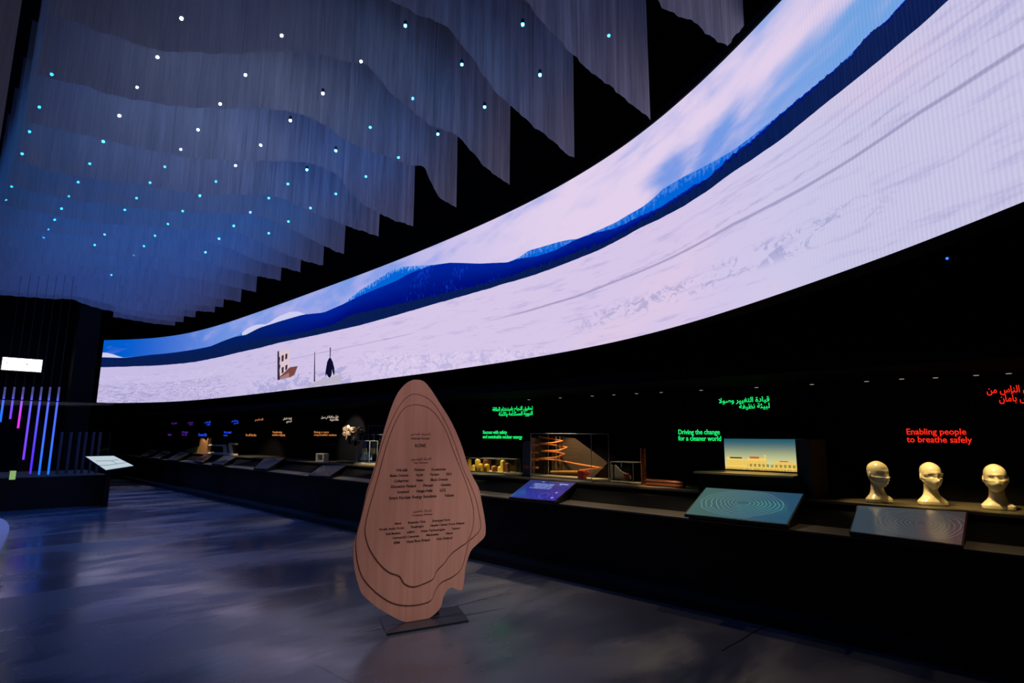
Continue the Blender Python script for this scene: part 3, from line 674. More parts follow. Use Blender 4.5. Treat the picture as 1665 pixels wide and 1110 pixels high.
for X in (935, 1003): tube(bm, [pp(X, 330, cx), pp(X, 930, cx)], .004, 6)
part('support_post', bm, plain('post_brass', (.35, .18, .10, 1), .4), e)
bd = [(at(x, y, 'x', cx+.2)) for x, y in ((873,707),(934,712),(988,752),(966,777.5),(873,773))]
bd = [Vector((p.x, max(R.y+.02, min(L.y-.02, p.y)), max(1.035, min(ztop-.01, p.z)))) for p in bd]
part('backdrop_panel', slab(nb(), bd, (.012, 0, 0)), plain('backdrop', (.09, .062, .045, 1), .6), e)
for X0, X1, Y0, Y1 in ((490,582,463,492),(490,582,605,632),(500,582,735,768),(480,582,868,906)):
    a_ = pp(X0, Y0, cx-.14); b_ = pp(X1, Y1, cx-.14); part('landing_block', box(nb(), (cx-.16, b_.y, b_.z), (cx-.09, a_.y, a_.z), .003), plain('block_orange', (.75, .22, .08, 1), .5), e)
bm = nb(); a_ = pp(532, 500, cx); tube(bm, [pp(520, 340, cx+.02), (cx+.02, pp(520, 340, cx+.02).y, 1.04)], .028, 14); part('shaft_column', bm, plain('shaft', (.20, .13, .14, 1), .3), e)
ao = [(1430,985),(1500,985),(1500,955),(1560,1000),(1500,1040),(1500,1015),(1430,1015)]
part('arrow_marker', slab(nb(), [pp(X, Y, cx-.14) for X, Y in ao], (.02, 0, 0)), plain('arrow_red', (.80, .07, .03, 1), .45), e)
a_ = pp(1335, 940, cx-.13); b_ = pp(1440, 1055, cx-.13)
part('machine_block', box(nb(), (cx-.15, b_.y, 1.031), (cx-.07, a_.y, a_.z), .004), plain('arrow_red', (.8, .07, .03, 1)), e)
light('case_light', 'SPOT', (6.35, (L.y+R.y)/2-.1, 2.18), 66.0, warm, (6.8, (L.y+R.y)/2, 1.1), .03, 62, .5)

# grey plaque stand left of it
v0 = 6.6; bl = at(846, 773, 'x', v0)
e = thing('plaque_stand', 'tall rounded grey plaque on a round black foot with an orange arrow', 'exhibit', (v0, bl.y, 1.0))
c = at(856, 773, 'x', v0)
bm = nb(); cyl(bm, (v0+.02, c.y, 0), .10, 1.0, 1.025, 28); part('foot', bm, plain('foot_black', (.01, .01, .01, 1), .3), e)
a_ = at(856, 717, 'x', v0); hw = .085
out = [(v0, c.y+hw, 1.025), (v0, c.y-hw, 1.025)]+[(v0, c.y-hw*math.cos(t_*math.pi/10), a_.z-.06+.06*math.sin(t_*math.pi/10)) for t_ in range(11)]
part('plaque', slab(nb(), out, (.02, 0, 0)), plain('plaque_grey', (.12, .12, .125, 1), .3), e)
ar_ = [(350,850),(400,850),(400,830),(445,875),(405,925),(400,895),(350,890)]
part('arrow_marker', slab(nb(), [pp(X, Y, v0-.012) for X, Y in ar_], (.01, 0, 0)), plain('arrow_orange', (.90, .16, .03, 1), .5), e)

# small glass case
fx2 = 6.5; L2 = at(993, 750.5, 'x', fx2); R2 = at(1029, 750.5, 'x', fx2)
e = thing('small_display_case', 'small glass case with a black leaf relief and an orange arrow', 'display case', (fx2+.1, (L2.y+R2.y)/2, 1.0))
glass_case(e, (fx2, R2.y, 1.006), (fx2+.24, L2.y, L2.z), .004)
part('case_base', box(nb(), (fx2+.01, R2.y+.01, 1.001), (fx2+.23, L2.y-.01, 1.02)), plain('case_base', (.62, .55, .42, 1)), e)
q3 = lambda X, Y, v: at(740+X/5.2, 640+Y/5.2, 'x', v)
def clampc(P): return [Vector((p.x, max(R2.y+.02, min(L2.y-.02, p.y)), max(1.022, min(L2.z-.01, p.z)))) for p in P]
part('stone_block', slab(nb(), clampc([q3(1335, 722, fx2+.05), q3(1480, 722, fx2+.05), q3(1475, 690, fx2+.05), q3(1400, 655, fx2+.05), q3(1350, 600, fx2+.05), q3(1338, 605, fx2+.05)]), (.03, 0, 0)), plain('stone_grey', (.30, .29, .25, 1), .7), e)
bm = nb()
for k in range(9):
    a_ = clampc([q3(1395+k*10, 640, fx2+.16)])[0]; sg = 1 if k % 2 else -1
    tube(bm, [a_, a_+Vector((0, -.012, .03*sg)), a_+Vector((0, -.03, .045*sg))], .006, 6, rad=[.006, .009, .003])
tube(bm, clampc([q3(1390, 640, fx2+.16), q3(1490, 640, fx2+.16)]), .008, 6)
part('leaf_relief', bm, plain('leaf_black', (.012, .012, .014, 1), .25), e)
part('arrow_marker', slab(nb(), clampc([q3(X, Y, fx2+.03) for X, Y in ((1425,680),(1455,680),(1455,668),(1480,692),(1455,712),(1455,702),(1425,702))]), (.014, 0, 0)), plain('arrow_orange', (.9, .16, .03, 1)), e)
light('case_light', 'SPOT', (6.3, (L2.y+R2.y)/2, 2.18), 24.0, warm, (6.62, (L2.y+R2.y)/2, 1.1), .03, 32, .5)

# copper pipes
cop = plain('copper', (.85, .33, .17, 1), .22, 1.0, var=.25)
a_ = at(1047.5, 787, 'x', 6.62); b_ = at(1047.5, 728.5, 'x', 6.62)
bm = nb(); cyl(bm, (6.62, a_.y, 0), .038, 1.0, b_.z, 32); cyl(bm, (6.62, a_.y, 0), .041, 1.0, 1.012, 32)
tag(obj('copper_pipe', bm, cop), 'upright polished copper pipe standing on the counter', 'pipe')
l_ = at(1054, 782, 'x', 6.6); r_ = at(1112, 786, 'x', 6.6)
bm = nb(); sec = lambda y0: [(6.62+.042*math.cos(t_), y0, 1.042+.042*math.sin(t_)) for t_ in [2*math.pi*k/24 for k in range(24)]]
loft(bm, [sec(a_.y-.045), sec(a_.y-.3), sec(r_.y)]); tag(obj('copper_pipe', bm, cop), 'copper pipe lying on its side beside the upright one', 'pipe')
light('pipe_light', 'SPOT', (6.2, a_.y-.2, 2.18), 118.8, (1, .62, .3), (6.62, a_.y-.22, 1.05), .02, 30, .6)

# city model
fx3 = 6.62; L3 = at(757, 748, 'x', fx3); R3 = at(824, 747, 'x', fx3)
e = thing('city_model', 'low glass case of tiny yellow and brown model buildings', 'display case', (fx3+.12, (L3.y+R3.y)/2, 1.0))
glass_case(e, (fx3, R3.y, 1.005), (fx3+.3, L3.y+.3, R3.z), .003)
part('case_base', box(nb(), (fx3+.01, R3.y+.06, 1.001), (fx3+.28, L3.y+.28, 1.03)), plain('case_base', (.62, .55, .42, 1)), e)
Ln = L3.y+.2-R3.y
for k in range(14):
    y0 = R3.y+.12+k*(Ln-.12)/14; h = random.choice((.07, .1, .13, .17)); dx = random.uniform(.03, .14)
    mt = plain('model_yellow', (.70, .50, .08, 1), .5) if k % 3 else plain('model_brown', (.16, .04, .03, 1), .5)
    bm = nb(); box(bm, (fx3+dx, y0, 1.03), (fx3+dx+.07, y0+.06, 1.03+h))
    hexa(bm, [(fx3+dx, y0, 1.03+h), (fx3+dx+.07, y0, 1.03+h), (fx3+dx+.07, y0+.06, 1.03+h), (fx3+dx, y0+.06, 1.03+h)], [(fx3+dx+.03, y0+.01, 1.05+h), (fx3+dx+.04, y0+.01, 1.05+h), (fx3+dx+.04, y0+.05, 1.05+h), (fx3+dx+.03, y0+.05, 1.05+h)])
    part('model_building', bm, mt, e)
light('case_light', 'SPOT', (6.4, (L3.y+R3.y)/2, 2.18), 100, (1, .8, .4), (6.75, (L3.y+R3.y)/2, 1.05), .03, 50, .5)

# nested glass cases left of the sign, part hidden behind it
g2 = lambda X, Y, v: at(420+X/7.4, 650+Y/7.4, 'x', v)
def pcase(x0, x1, yt, v, dep, label, nm='glass_case'):
    a_ = g2(x0, yt, v); b_ = g2(x1, yt, v)
    e = thing(nm, label, 'display case', (v+dep/2, (a_.y+b_.y)/2, 1.03)); glass_case(e, (v, b_.y, 1.045), (v+dep, a_.y, a_.z), .006); return e
a_ = g2(1150, 770, 6.5); b_ = at(640, 758, 'x', 6.5)
tag(obj('cream_board', box(nb(), (6.5, b_.y, 1.0), (7.1, a_.y, 1.03), .004), plain('cream_base', (.62, .48, .26, 1), .5)), 'bright cream base board under the nested glass cases', 'board')
e1 = pcase(1195, 1345, 490, 6.55, .18, 'smallest of the nested glass cases, holding a cream card')
e2 = pcase(1255, 1500, 415, 6.80, .15, 'middle glass case behind the one with the cream card')
e3 = pcase(1327, 1640, 310, 7.0, .08, 'tallest glass case, partly behind the wooden sign')
c0 = g2(1243, 580, 6.62); c1 = g2(1298, 655, 6.62); part('cream_card', box(nb(), (6.62, c1.y, c1.z), (6.63, c0.y, c0.z)), plain('card', (.75, .66, .40, 1), .6), e1)
tube_b = nb(); tube(tube_b, [(6.64, (c0.y+c1.y)/2, 1.045), (6.64, (c0.y+c1.y)/2, (c0.z+c1.z)/2)], .004, 6); part('card_stand', tube_b, edge_m, e1)
bm = nb()
for k in range(26):
    t_ = k/25; c_ = g2(1370+t_*90+8*math.sin(k*2.1), 640-t_*160+14*math.cos(k*1.7), 6.87)
    r = bmesh.ops.create_icosphere(bm.b, subdivisions=1, radius=.018)
    for v in r['verts']: v.co += c_
part('beaded_chain', bm, plain('silver_bead', (.7, .7, .68, 1), .25, 1.0), e2)
light('case_light', 'SPOT', (6.2, (a_.y+b_.y)/2, 2.18), 96.0, (1, .82, .5), (6.75, (a_.y+b_.y)/2, 1.03), .03, 60, .5)

# white cube frame
a_ = g2(693, 640, 6.55); b_ = g2(785, 745, 6.55)
bm = nb(); w_ = a_.y-b_.y; hz = a_.z-1.0
for q in (0, 1):
    yy = b_.y+q*(w_-.07); box(bm, (6.55, yy, 1.0), (6.67, yy+.07, 1.0+hz), .004)
box(bm, (6.55, b_.y+.07, 1.0+hz-.03), (6.67, a_.y-.07, 1.0+hz), .002); box(bm, (6.55, b_.y+.07, 1.0), (6.67, a_.y-.07, 1.03), .002)
tag(obj('open_cube', bm, plain('cube_white', (.62, .56, .45, 1), .5)), 'small open-fronted pale cube on the counter', 'exhibit')
light('cube_light', 'SPOT', (6.3, (a_.y+b_.y)/2, 2.18), 36.0, (1, .8, .5), (6.6, (a_.y+b_.y)/2, 1.05), .03, 40, .5)

# metal leaf sculpture on the wall
bm = nb(); leafc = at(572.5, 703, 'x', 7.18)
for k in range(44):
    a1 = random.uniform(0, 2*math.pi); rr = random.uniform(.25, 1); X = 1130+115*rr*math.cos(a1); Y = 385-85*rr*math.sin(a1)
    c_ = g2(X, Y, 7.1+random.uniform(-.12, .10)); r = bmesh.ops.create_uvsphere(bm.b, u_segments=8, v_segments=5, radius=1)
    M = Matrix.Translation(c_) @ Matrix.Rotation(random.uniform(0, 6.3), 4, Vector((random.random(), random.random(), random.random()+.1)).normalized()) @ Matrix.Diagonal((.055*random.uniform(.7, 1.4), .05, .012, 1))
    for v in r['verts']: v.co = M @ v.co
for k in range(6):
    c_ = g2(1050+k*32, 385, 7.12); tube(bm, [c_, c_+Vector((.17, 0, 0))], .006, 5)
tag(obj('wall_sculpture', bm, plain('bronze_leaf', (.80, .62, .46, 1), .38, .7)), 'cluster of shiny metal leaves fixed to the dark wall', 'sculpture')
light('sculpture_light', 'SPOT', (6.15, leafc.y-.5, 2.2), 170, (1, .82, .62), (7.1, leafc.y, leafc.z), .03, 44, .5)

# far exhibits: white benches, split timber block, pale wedge
g1_ = lambda X, Y, v: at(200+X/6.94, 640+Y/6.94, 'x', v)
def yspan(X0, X1, v): return g1_(X0, 680, v).y, g1_(X1, 680, v).y
yA, yB = yspan(990, 1290, 6.6); wm = plain('bench_white', (.80, .70, .55, 1), .5)
e = thing('bench_model', 'low white bench-shaped exhibit with slanted legs', 'exhibit', (6.7, (yA+yB)/2, 1.0))
part('bench_plate', box(nb(), (6.5, yB, 1.0), (6.62, yA, 1.05), .005), wm, e)
d_ = yA-yB
part('bench_seat', box(nb(), (6.51, yB+d_*.42, 1.24), (6.6, yA-d_*.0, 1.29), .005), wm, e)
part('bench_seat', box(nb(), (6.51, yB, 1.30), (6.6, yB+d_*.22, 1.35), .005), wm, e)
for f0, f1 in ((.40, .46), (.18, .25)):
    part('bench_leg', slab(nb(), [(6.52, yB+d_*f0, 1.05), (6.52, yB+d_*(f0-.05), 1.05), (6.52, yB+d_*(f1-.05), 1.30), (6.52, yB+d_*f1, 1.30)], (.07, 0, 0)), wm, e)
yA, yB = yspan(888, 985, 6.6); zt = g1_(930, 490, 6.6).z; wd = plain('timber', (.36, .19, .10, 1), .6, nscale=6, var=.4)
e = thing('timber_block', 'upright brown timber block split at the top like a V', 'exhibit', (6.65, (yA+yB)/2, 1.0))
ym = yB+(yA-yB)*.4
part('left_half', slab(nb(), [(6.5, yA, 1.0), (6.5, ym, 1.0), (6.5, ym, zt-.18), (6.5, yA, zt)], (.1, 0, 0)), wd, e)
part('right_half', slab(nb(), [(6.5, ym-.01, 1.0), (6.5, yB, 1.0), (6.5, yB, zt), (6.5, ym-.01, zt-.2)], (.1, 0, 0)), wd, e)
yA, yB = yspan(740, 885, 6.6); z1_ = g1_(885, 590, 6.6).z; z0_ = g1_(760, 630, 6.6).z
tag(obj('wedge_exhibit', slab(nb(), [(6.5, yA, 1.0), (6.5, yB, 1.0), (6.5, yB, z1_), (6.5, yA, max(z0_, 1.05))], (.1, 0, 0)), plain('wedge_yellow', (.60, .42, .10, 1), .5)), 'pale yellow wedge rising towards the timber block', 'exhibit')
light('far_light', 'SPOT', (6.0, 16.6, 2.18), 90.0, (1, .8, .5), (6.6, 16.9, 1.0), .04, 75, .5)
light('far_light', 'SPOT', (6.0, 20.0, 2.18), 90.0, (1, .75, .4), (6.6, 20.2, 1.1), .04, 60, .5)

# ------------------------------------------------------------------ masked mannequin busts
def head_pt(d):
    """surface of a bald mannequin head; +x is the face, centre at the skull middle"""
    x, y, z = d
    if z >= 0: k_ = 1+.75*z*z*(1-z); X = x*.098*k_-.006*z; Y = y*.078*k_; Z = z*.110
    else:
        q = -z; jw = 1-.34*q**3; X = x*(.098 if x > 0 else .098*(1-.45*q*q)); Y = y*.077*jw; Z = z*.122
        X += .020*q*q if x > -.3 else 0
    if x > 0:
        g = lambda cy, cz, sy, sz: math.exp(-((Y-cy)/sy)**2-((Z-cz)/sz)**2)
        X += .024*g(0, -.040, .012, .014)+.014*g(0, -.020, .009, .022)+.007*g(0, .022, .045, .010)
        X -= .020*g(.031, -.002, .017, .012)+.020*g(-.031, -.002, .017, .012)
        X += .006*g(.031, -.003, .010, .005)+.006*g(-.031, -.003, .010, .005)
        X += .007*g(0, -.070, .020, .006)+.006*g(0, -.080, .017, .005)-.004*g(0, -.075, .02, .003)+.009*g(0, -.106, .018, .012)
        X += .004*g(.042, -.035, .015, .015)+.004*g(-.042, -.035, .015, .015)
    return Vector((X, Y, Z))
HC = Vector((.012, 0, .262))
def head_bm():
    bm = nb(); nu, nv = 72, 54
    rows = []
    for j in range(1, nv):
        ph = math.pi*j/nv; rows.append([bm.verts.new(HC+head_pt((math.sin(ph)*math.cos(2*math.pi*i/nu), math.sin(ph)*math.sin(2*math.pi*i/nu), math.cos(ph)))) for i in range(nu)])
    for a_, b_ in zip(rows, rows[1:]):
        for i in range(nu): bm.faces.new((a_[i], b_[i], b_[(i+1) % nu], a_[(i+1) % nu]))
    t_ = bm.verts.new(HC+head_pt((0, 0, 1))); b2 = bm.verts.new(HC+head_pt((0, 0, -1)))
    for i in range(nu): bm.faces.new((t_, rows[0][i], rows[0][(i+1) % nu])); bm.faces.new((b2, rows[-1][(i+1) % nu], rows[-1][i]))
    # neck and cut-off shoulders
    def sec(z, rx, ry, cx, p=2.0):
        o = []
        for k in range(40):
            a_ = 2*math.pi*k/40; ca, sa = math.cos(a_), math.sin(a_)
            o.append((cx+rx*math.copysign(abs(ca)**(2/p), ca), ry*math.copysign(abs(sa)**(2/p), sa), z))
        return o
    loft(bm, [sec(0, .064, .104, .0, 3.0), sec(.010, .070, .112, .0, 2.9), sec(.034, .072, .114, 0, 2.7), sec(.052, .066, .098, -.002, 2.5), sec(.072, .060, .078, -.005), sec(.090, .056, .064, -.008), sec(.112, .053, .056, -.010), sec(.145, .051, .053, -.008), sec(.20, .052, .052, -.002)])
    for sy in (-1, 1):   # ears
        r = bmesh.ops.create_uvsphere(bm.b, u_segments=14, v_segments=10, radius=1)
        M = Matrix.Translation(HC+Vector((-.006, sy*.079, -.016))) @ Matrix.Rotation(sy*.35, 4, 'Z') @ Matrix.Diagonal((.017, .008, .031, 1))
        for v in r['verts']: v.co = M @ v.co
    return bm
def shell(fn, a0, a1, z0, z1, na=26, nz=12):
    """patch laid on the face between two polar angles"""
    bm = nb(); V = []
    for j in range(nz+1):
        row = []
        for i in range(na+1):
            al = math.radians(a0+(a1-a0)*i/na); zz_ = z0+(z1-z0)*j/nz
            sp = math.sqrt(max(0, 1-zz_*zz_)); d = (sp*math.cos(al), sp*math.sin(al), zz_)
            p = head_pt(d); n = Vector((d[0]/.098, d[1]/.077, d[2]/.115)).normalized()
            row.append(bm.verts.new(HC+p+n*fn(al, (zz_-z0)/(z1-z0), i, j)))
        V.append(row)
    for a_, b_ in zip(V, V[1:]):
        for i in range(na): bm.faces.new((a_[i], a_[i+1], b_[i+1], b_[i]))
    return bm
bust_m = plain('bust_gloss', (.80, .72, .52, 1), .22, coat=.4, var=.05)
mask_m = plain('mask_cloth', (.86, .78, .60, 1), .8, var=.1)
def bust(px, v, yaw, label, kind):
    p = at(px[0], px[1], 'x', v); zb = 1.0
    e = thing('masked_bust', label, 'mannequin head', (p.x, p.y, zb), 'masked mannequin busts on the counter'); e.rotation_euler = (0, 0, yaw); e.scale = (1.05,)*3
    o = obj('bust', head_bm(), bust_m, e, smooth=True)
    rm = o.modifiers.new('remesh', 'REMESH'); rm.mode = 'VOXEL'; rm.voxel_size = .0032; rm.use_smooth_shade = True
    sm = o.modifiers.new('smooth', 'SMOOTH'); sm.factor = .5; sm.iterations = 3
    def fin(o):
        s_ = o.modifiers.new('solid', 'SOLIDIFY'); s_.thickness = .003; s2 = o.modifiers.new('sub', 'SUBSURF'); s2.levels = 1; s2.render_levels = 1
    if kind == 'pleated':
        f = lambda al, t, i, j: .007+.0035*math.sin(t*22)+.010*math.exp(-(al/.5)**2)*math.sin(t*3.14)+.002*math.sin(i*1.9+j)
        fin(obj('face_mask', shell(f, -62, 62, -.92, -.20), mask_m, e, smooth=True))
    elif kind == 'beak':
        f = lambda al, t, i, j: .004+.034*math.exp(-(al/.55)**2)*math.sin(min(1, t*1.15)*2.6)*t**.6+.0012*math.sin(i*1.3)
        fin(obj('face_mask', shell(f, -66, 66, -.93, -.18), mask_m, e, smooth=True))
        g = lambda al, t, i, j: .005+.006*math.sin(t*3.14)
        fin(obj('goggles', shell(g, -62, 62, -.10, .18), plain('goggle_clear', (.55, .50, .36, 1), .12), e, smooth=True))
    else:
        f = lambda al, t, i, j: .005+.022*math.exp(-(al/.8)**2)*math.sin(min(1, t*1.3)*1.9)+.0015*math.sin(t*14)
        fin(obj('face_mask', shell(f, -80, 80, -.88, -.12), mask_m, e, smooth=True))
    bm = nb()
    for sy in (-1, 1):
        z_a, z_b = (-.25, -.85)
        for zq, ze in ((z_a, .01), (z_b, -.045)):
            pts = []
            for k in range(9):
                t_ = k/8; al = math.radians(60+40*t_)*sy; zz_ = zq*(1-t_)+(-.12)*t_; sp = math.sqrt(1-zz_*zz_)
                pts.append(HC+head_pt((sp*math.cos(al), sp*math.sin(al), zz_))*1.04)
            tube(bm, pts, .0025, 6)
    obj('mask_strap', bm, mask_m, e, smooth=True)
    return e
# camera direction seen from the busts is about -X-Y/…; yaw turns the face (local +x)
def yaw_for(px, v, turn):
    p = at(px[0], px[1], 'x', v); return math.atan2(-p.y, -p.x)+math.radians(turn)
B1, B2, B3 = (1430, 818), (1517, 820), (1624, 826)
bust(B1, 6.56, yaw_for(B1, 6.56, 38), 'masked white bust turned right, leftmost of three, in a pleated mask', 'pleated')
bust(B2, 6.68, yaw_for(B2, 6.68, 24), 'masked white bust in the middle with goggles and a beaked mask', 'beak')
bust(B3, 6.72, yaw_for(B3, 6.72, 4), 'masked white bust facing forward, rightmost of three, both ears showing', 'flat')
for q, v, en in ((B1, 6.56, 60), (B2, 6.68, 85), (B3, 6.72, 85)):
    p = at(q[0], q[1], 'x', v); dx = .0 if q is B1 else -.42
    light('bust_light', 'SPOT', (v-.12+dx, p.y+(.28 if q is B1 else .08), 2.19), en, (1, .70, .26), (v, p.y, 1.2), .03, 40, .5)

# ------------------------------------------------------------------ layered wooden sign
VPX = 2420; hd = ray(VPX, 715); hd.z = 0; hd.normalize()
base_c = at(690, 1009, 'z', 0); nrm = Vector((hd.y, -hd.x, 0))
if nrm.dot(base_c) > 0: nrm = -nrm
def onb(X, Y, off):
    """crop coordinates on the sign -> world, on a plane off metres in front of its back"""
    d = ray(560+X/2.467, 600+Y/2.467); p0 = base_c+nrm*off; t_ = (p0-CAMP).dot(nrm)/d.dot(nrm); return CAMP+d*t_
OUT = [(290,42),(320,50),(350,85),(385,140),(420,195),(450,255),(475,320),(495,385),(520,440),(540,480),(552,540),(563,600),(567,650),(560,675),(535,700),(510,725),(495,760),(485,800),(480,850),(472,885),(450,882),(430,875),(410,890),(395,920),(388,950),(365,980),(335,1000),(290,1012),(240,1012),(190,990),(140,960),(100,930),(70,900),(55,860),(40,800),(35,730),(40,690),(60,630),(75,560),(90,490),(110,430),(130,360),(150,280),(170,210),(190,150),(215,95),(245,60),(270,45)]
MID = [(285,98),(330,113),(365,145),(400,200),(430,262),(455,330),(478,400),(505,460),(528,520),(540,575),(548,635),(520,672),(500,690),(488,740),(470,800),(430,835),(390,855),(365,890),(350,925),(310,942),(250,948),(200,940),(160,920),(110,880),(70,830),(50,760),(46,680),(65,600),(90,500),(120,410),(145,320),(178,230),(215,155),(250,112)]
INN = [(300,142),(340,155),(375,190),(410,250),(440,330),(480,430),(510,520),(520,580),(515,640),(495,690),(470,710),(430,740),(400,780),(370,810),(358,840),(320,860),(275,873),(240,860),(220,830),(180,815),(140,780),(100,720),(82,650),(95,570),(115,500),(140,410),(170,300),(200,220),(235,160),(270,143)]
def smooth_loop(P, n=4):
    P = [Vector(p) for p in P]; out = []; N_ = len(P)
    for i in range(N_):
        p0, p1, p2, p3 = P[i-1], P[i], P[(i+1) % N_], P[(i+2) % N_]
        for k in range(n):
            t = k/n; out.append(.5*((2*p1)+(p2-p0)*t+(2*p0-5*p1+4*p2-p3)*t*t+(3*p1-p0-3*p2+p3)*t**3))
    return out
e = thing('layered_wood_sign', 'tall reddish layered wooden partner sign shaped like a leaf', 'sign', (base_c.x, base_c.y, 0))
m = MT('sign_wood'); x, y, z = m.pos(False)
hcoord = x*hd.x+y*hd.y
gr = m.noise(m.comb(hcoord*14, z*.5, 0), 1, 5, .6, .4); gr2 = m.noise(m.comb(hcoord*70, z*1.4, 0), 1, 3, .7)
wc = m.mix((gr*.6+gr2*.4).ss(.35, .65), (.50, .235, .165, 1), (.60, .295, .210, 1))
wood_m = m.bsdf(wc, .55, 0, .3, bump=gr2, bs=.15, bd=.002)
edge_w = plain('sign_edge', (.16, .055, .035, 1), .6)
def layer(nm, P, o0, o1):
    S = smooth_loop(P); bm = nb(); hexa(bm, [onb(p.x, p.y, o1)-nrm*(o1-o0) for p in S], [onb(p.x, p.y, o1) for p in S])
    side = [f for f in bm.faces if len(f.verts) == 4]
    for f in side: f.material_index = 1
    part(nm, bm, [wood_m, edge_w], e)
def rim(P, off, wd, inward=True):
    S = [onb(p.x, p.y, off) for p in smooth_loop(P)]; out = []; n = len(S)
    for i in range(n):
        t_ = (S[(i+1) % n]-S[i-1]).normalized(); o_ = t_.cross(nrm)
        out.append(S[i]+o_*wd)
    cc = sum(S, Vector())/n
    if (sum((o-cc).length for o in out) < sum((q-cc).length for q in S)) != inward: out = [S[i]*2-out[i] for i in range(n)]
    bm = nb(); a_ = [bm.verts.new(q-nrm*.001) for q in S]; b_ = [bm.verts.new(q) for q in out]; a2 = [bm.verts.new(q+nrm*.0008) for q in S]; b2 = [bm.verts.new(q+nrm*.0008) for q in out]
    for i in range(n):
        j = (i+1) % n
        bm.faces.new((a2[i], a2[j], b2[j], b2[i])); bm.faces.new((b_[i], b_[j], b2[j], b2[i]))
    return bm
part('dark_outline', rim(INN, .0221, .006), edge_w, e); part('dark_outline', rim(MID, .0161, .005), edge_w, e)  # thin dark strips just inside the front and middle layer outlines
layer('back_layer', OUT, 0, .009); layer('middle_layer', MID, .0092, .015); layer('front_layer', INN, .0152, .021)
ink = plain('sign_ink', (.045, .014, .012, 1), .7); ink2 = plain('sign_ink_brown', (.20, .07, .05, 1), .7)
def sign_line(txt, X0, X1, Y, h, L0, L1, full):
    """one printed name; X in the 793 px crop of the sign, L0..L1 the span of its whole line"""
    c = lambda X, Y: (( (610+X/5.287)-560)*2.467, ((690+Y/5.287)-600)*2.467)
    a_ = onb(*c(X0, Y), .0213); b_ = onb(*c(X1, Y), .0213); wdt = (b_-a_).dot(hd)
    up_ = onb(*c((L0+L1)/2, Y-h/2), .0213).z; dn = onb(*c((L0+L1)/2, Y+h/2), .0213).z
    zb = dn if full else dn+(up_-dn)*.22
    return text_bm([txt], Vector((a_.x, a_.y, zb)), hd, (0, 0, 1), wdt, up_-zb, fat=.028, depth=.0008)
LINES = [(ar('الشريك الوطني'), 305, 475, 84, 26, 1), ('National Partner', 308, 470, 118, 20, 1), ('KONE', 343, 435, 179, 30, 0), (ar('الشركاء الرئيسيون'), 305, 482, 296, 28, 1), ('Key Partners', 335, 455, 329, 20, 1),
 ('Wärtsilä     Fiskars     Konecranes', 180, 607, 390, 30, 0), ('Metso Outotec     Nokia     Fortum     ISKU', 127, 660, 434, 30, 0), ('Collaprime     Neles     Black Donuts', 163, 625, 480, 30, 0), ('Education Finland     Finnair     Genelec', 138, 652, 527, 32, 0),
 ('Granlund     Haaga-Helia     iLOQ', 190, 607, 573, 32, 0), ('Smart Nuclear Energy Solutions     Valmet', 118, 677, 622, 34, 0), (ar('شركاء التميز'), 325, 485, 743, 26, 1), ('Company Partner', 318, 495, 776, 22, 1),
 ('Naava     Business Oulu     Energyge Form', 168, 643, 836, 26, 0), ('Finnish Audio Forum     Plusbright     Health Center From Finland', 38, 765, 876, 26, 0), ('Well Medcare     eARBON     Irisha Technologies     Tapanor', 88, 732, 917, 26, 0), ('CarbonoGO Concerens     Marimekko     Naava', 150, 667, 955, 26, 0), ('SEFRM     Visual Buzz Finland     Visit Finland', 160, 662, 997, 28, 0)]
for txt, X0, X1, Y, h, k in LINES:
    pos_ = 0; words = txt.split('     ')
    for wd_ in words:
        f0 = pos_/len(txt); f1 = (pos_+len(wd_))/len(txt); pos_ += len(wd_)+5
        full = bool(k or wd_ == 'KONE' or any(c in 'gpqyQ' for c in wd_))
        part('printed_heading' if k else 'printed_names', sign_line(wd_, X0+(X1-X0)*f0, X0+(X1-X0)*f1, Y, h, X0, X1, full), ink2 if k else ink, e)
bp = [at(*p, 'z', .012) for p in ((616,1003),(745,985.5),(762,1009),(629,1031))]
part('base_plate', slab(nb(), [(p.x, p.y, 0) for p in bp], (0, 0, .018)), plain('plate_black', (.012, .013, .018, 1), .35), e)
br_ = nb(); c0 = base_c-nrm*.03; slab(br_, [c0-hd*.16, c0+hd*.16, c0+hd*.10+Vector((0, 0, .25)), c0-hd*.10+Vector((0, 0, .25))], nrm*-.01)
for v in br_.verts: v.co.z = max(v.co.z, .018)
part('bracket', br_, plain('plate_black', (0, 0, 0, 1)), e)

# ------------------------------------------------------------------ left side of the hall
UL = 16.3
pa = at(180, 812, 'z', 0)
q5 = lambda X, Y, u: at(X/3.7, 540+Y/3.7, 'y', u)
ztp = at(100, 774, 'y', UL).z; vr = at(172, 800, 'y', UL).x
tag(obj('display_plinth', box(nb(), (-2.5, UL, 0), (vr, UL+2.6, ztp), .01), face_m), 'black plinth under the glowing tube display at left', 'plinth')
gz = at(150, 655, 'y', UL).z
e = thing('glass_screen', 'tall dark glass panel on the front of the left plinth', 'glass panel', (0, UL+.1, ztp))
part('glass_sheet', box(nb(), (-2.4, UL+.08, ztp), (vr-.02, UL+.1, gz)), GL, e)
part('top_edge', box(nb(), (-2.4, UL+.075, gz), (vr-.02, UL+.105, gz+.02)), face_m, e)
rods = [((8.6,629),(2,686),'blue'),((23.8,629),(18.4,681),'violet'),((38.6,629),(32,696),'magenta'),((54,629),(42,747),'violet'),((68,629),(53.5,770),'blueviolet'),((82,629),(67.5,776),'blue'),((96.5,629),(82.4,774),'skyblue')]
RC = {'blue': (.01, .16, 1), 'violet': (.20, .04, 1), 'magenta': (.75, .02, .8), 'blueviolet': (.08, .02, 1), 'skyblue': (.01, .16, 1)}
pos_w = ['leftmost', 'second from left', 'third from left', 'middle', 'third from right', 'second from right', 'rightmost']
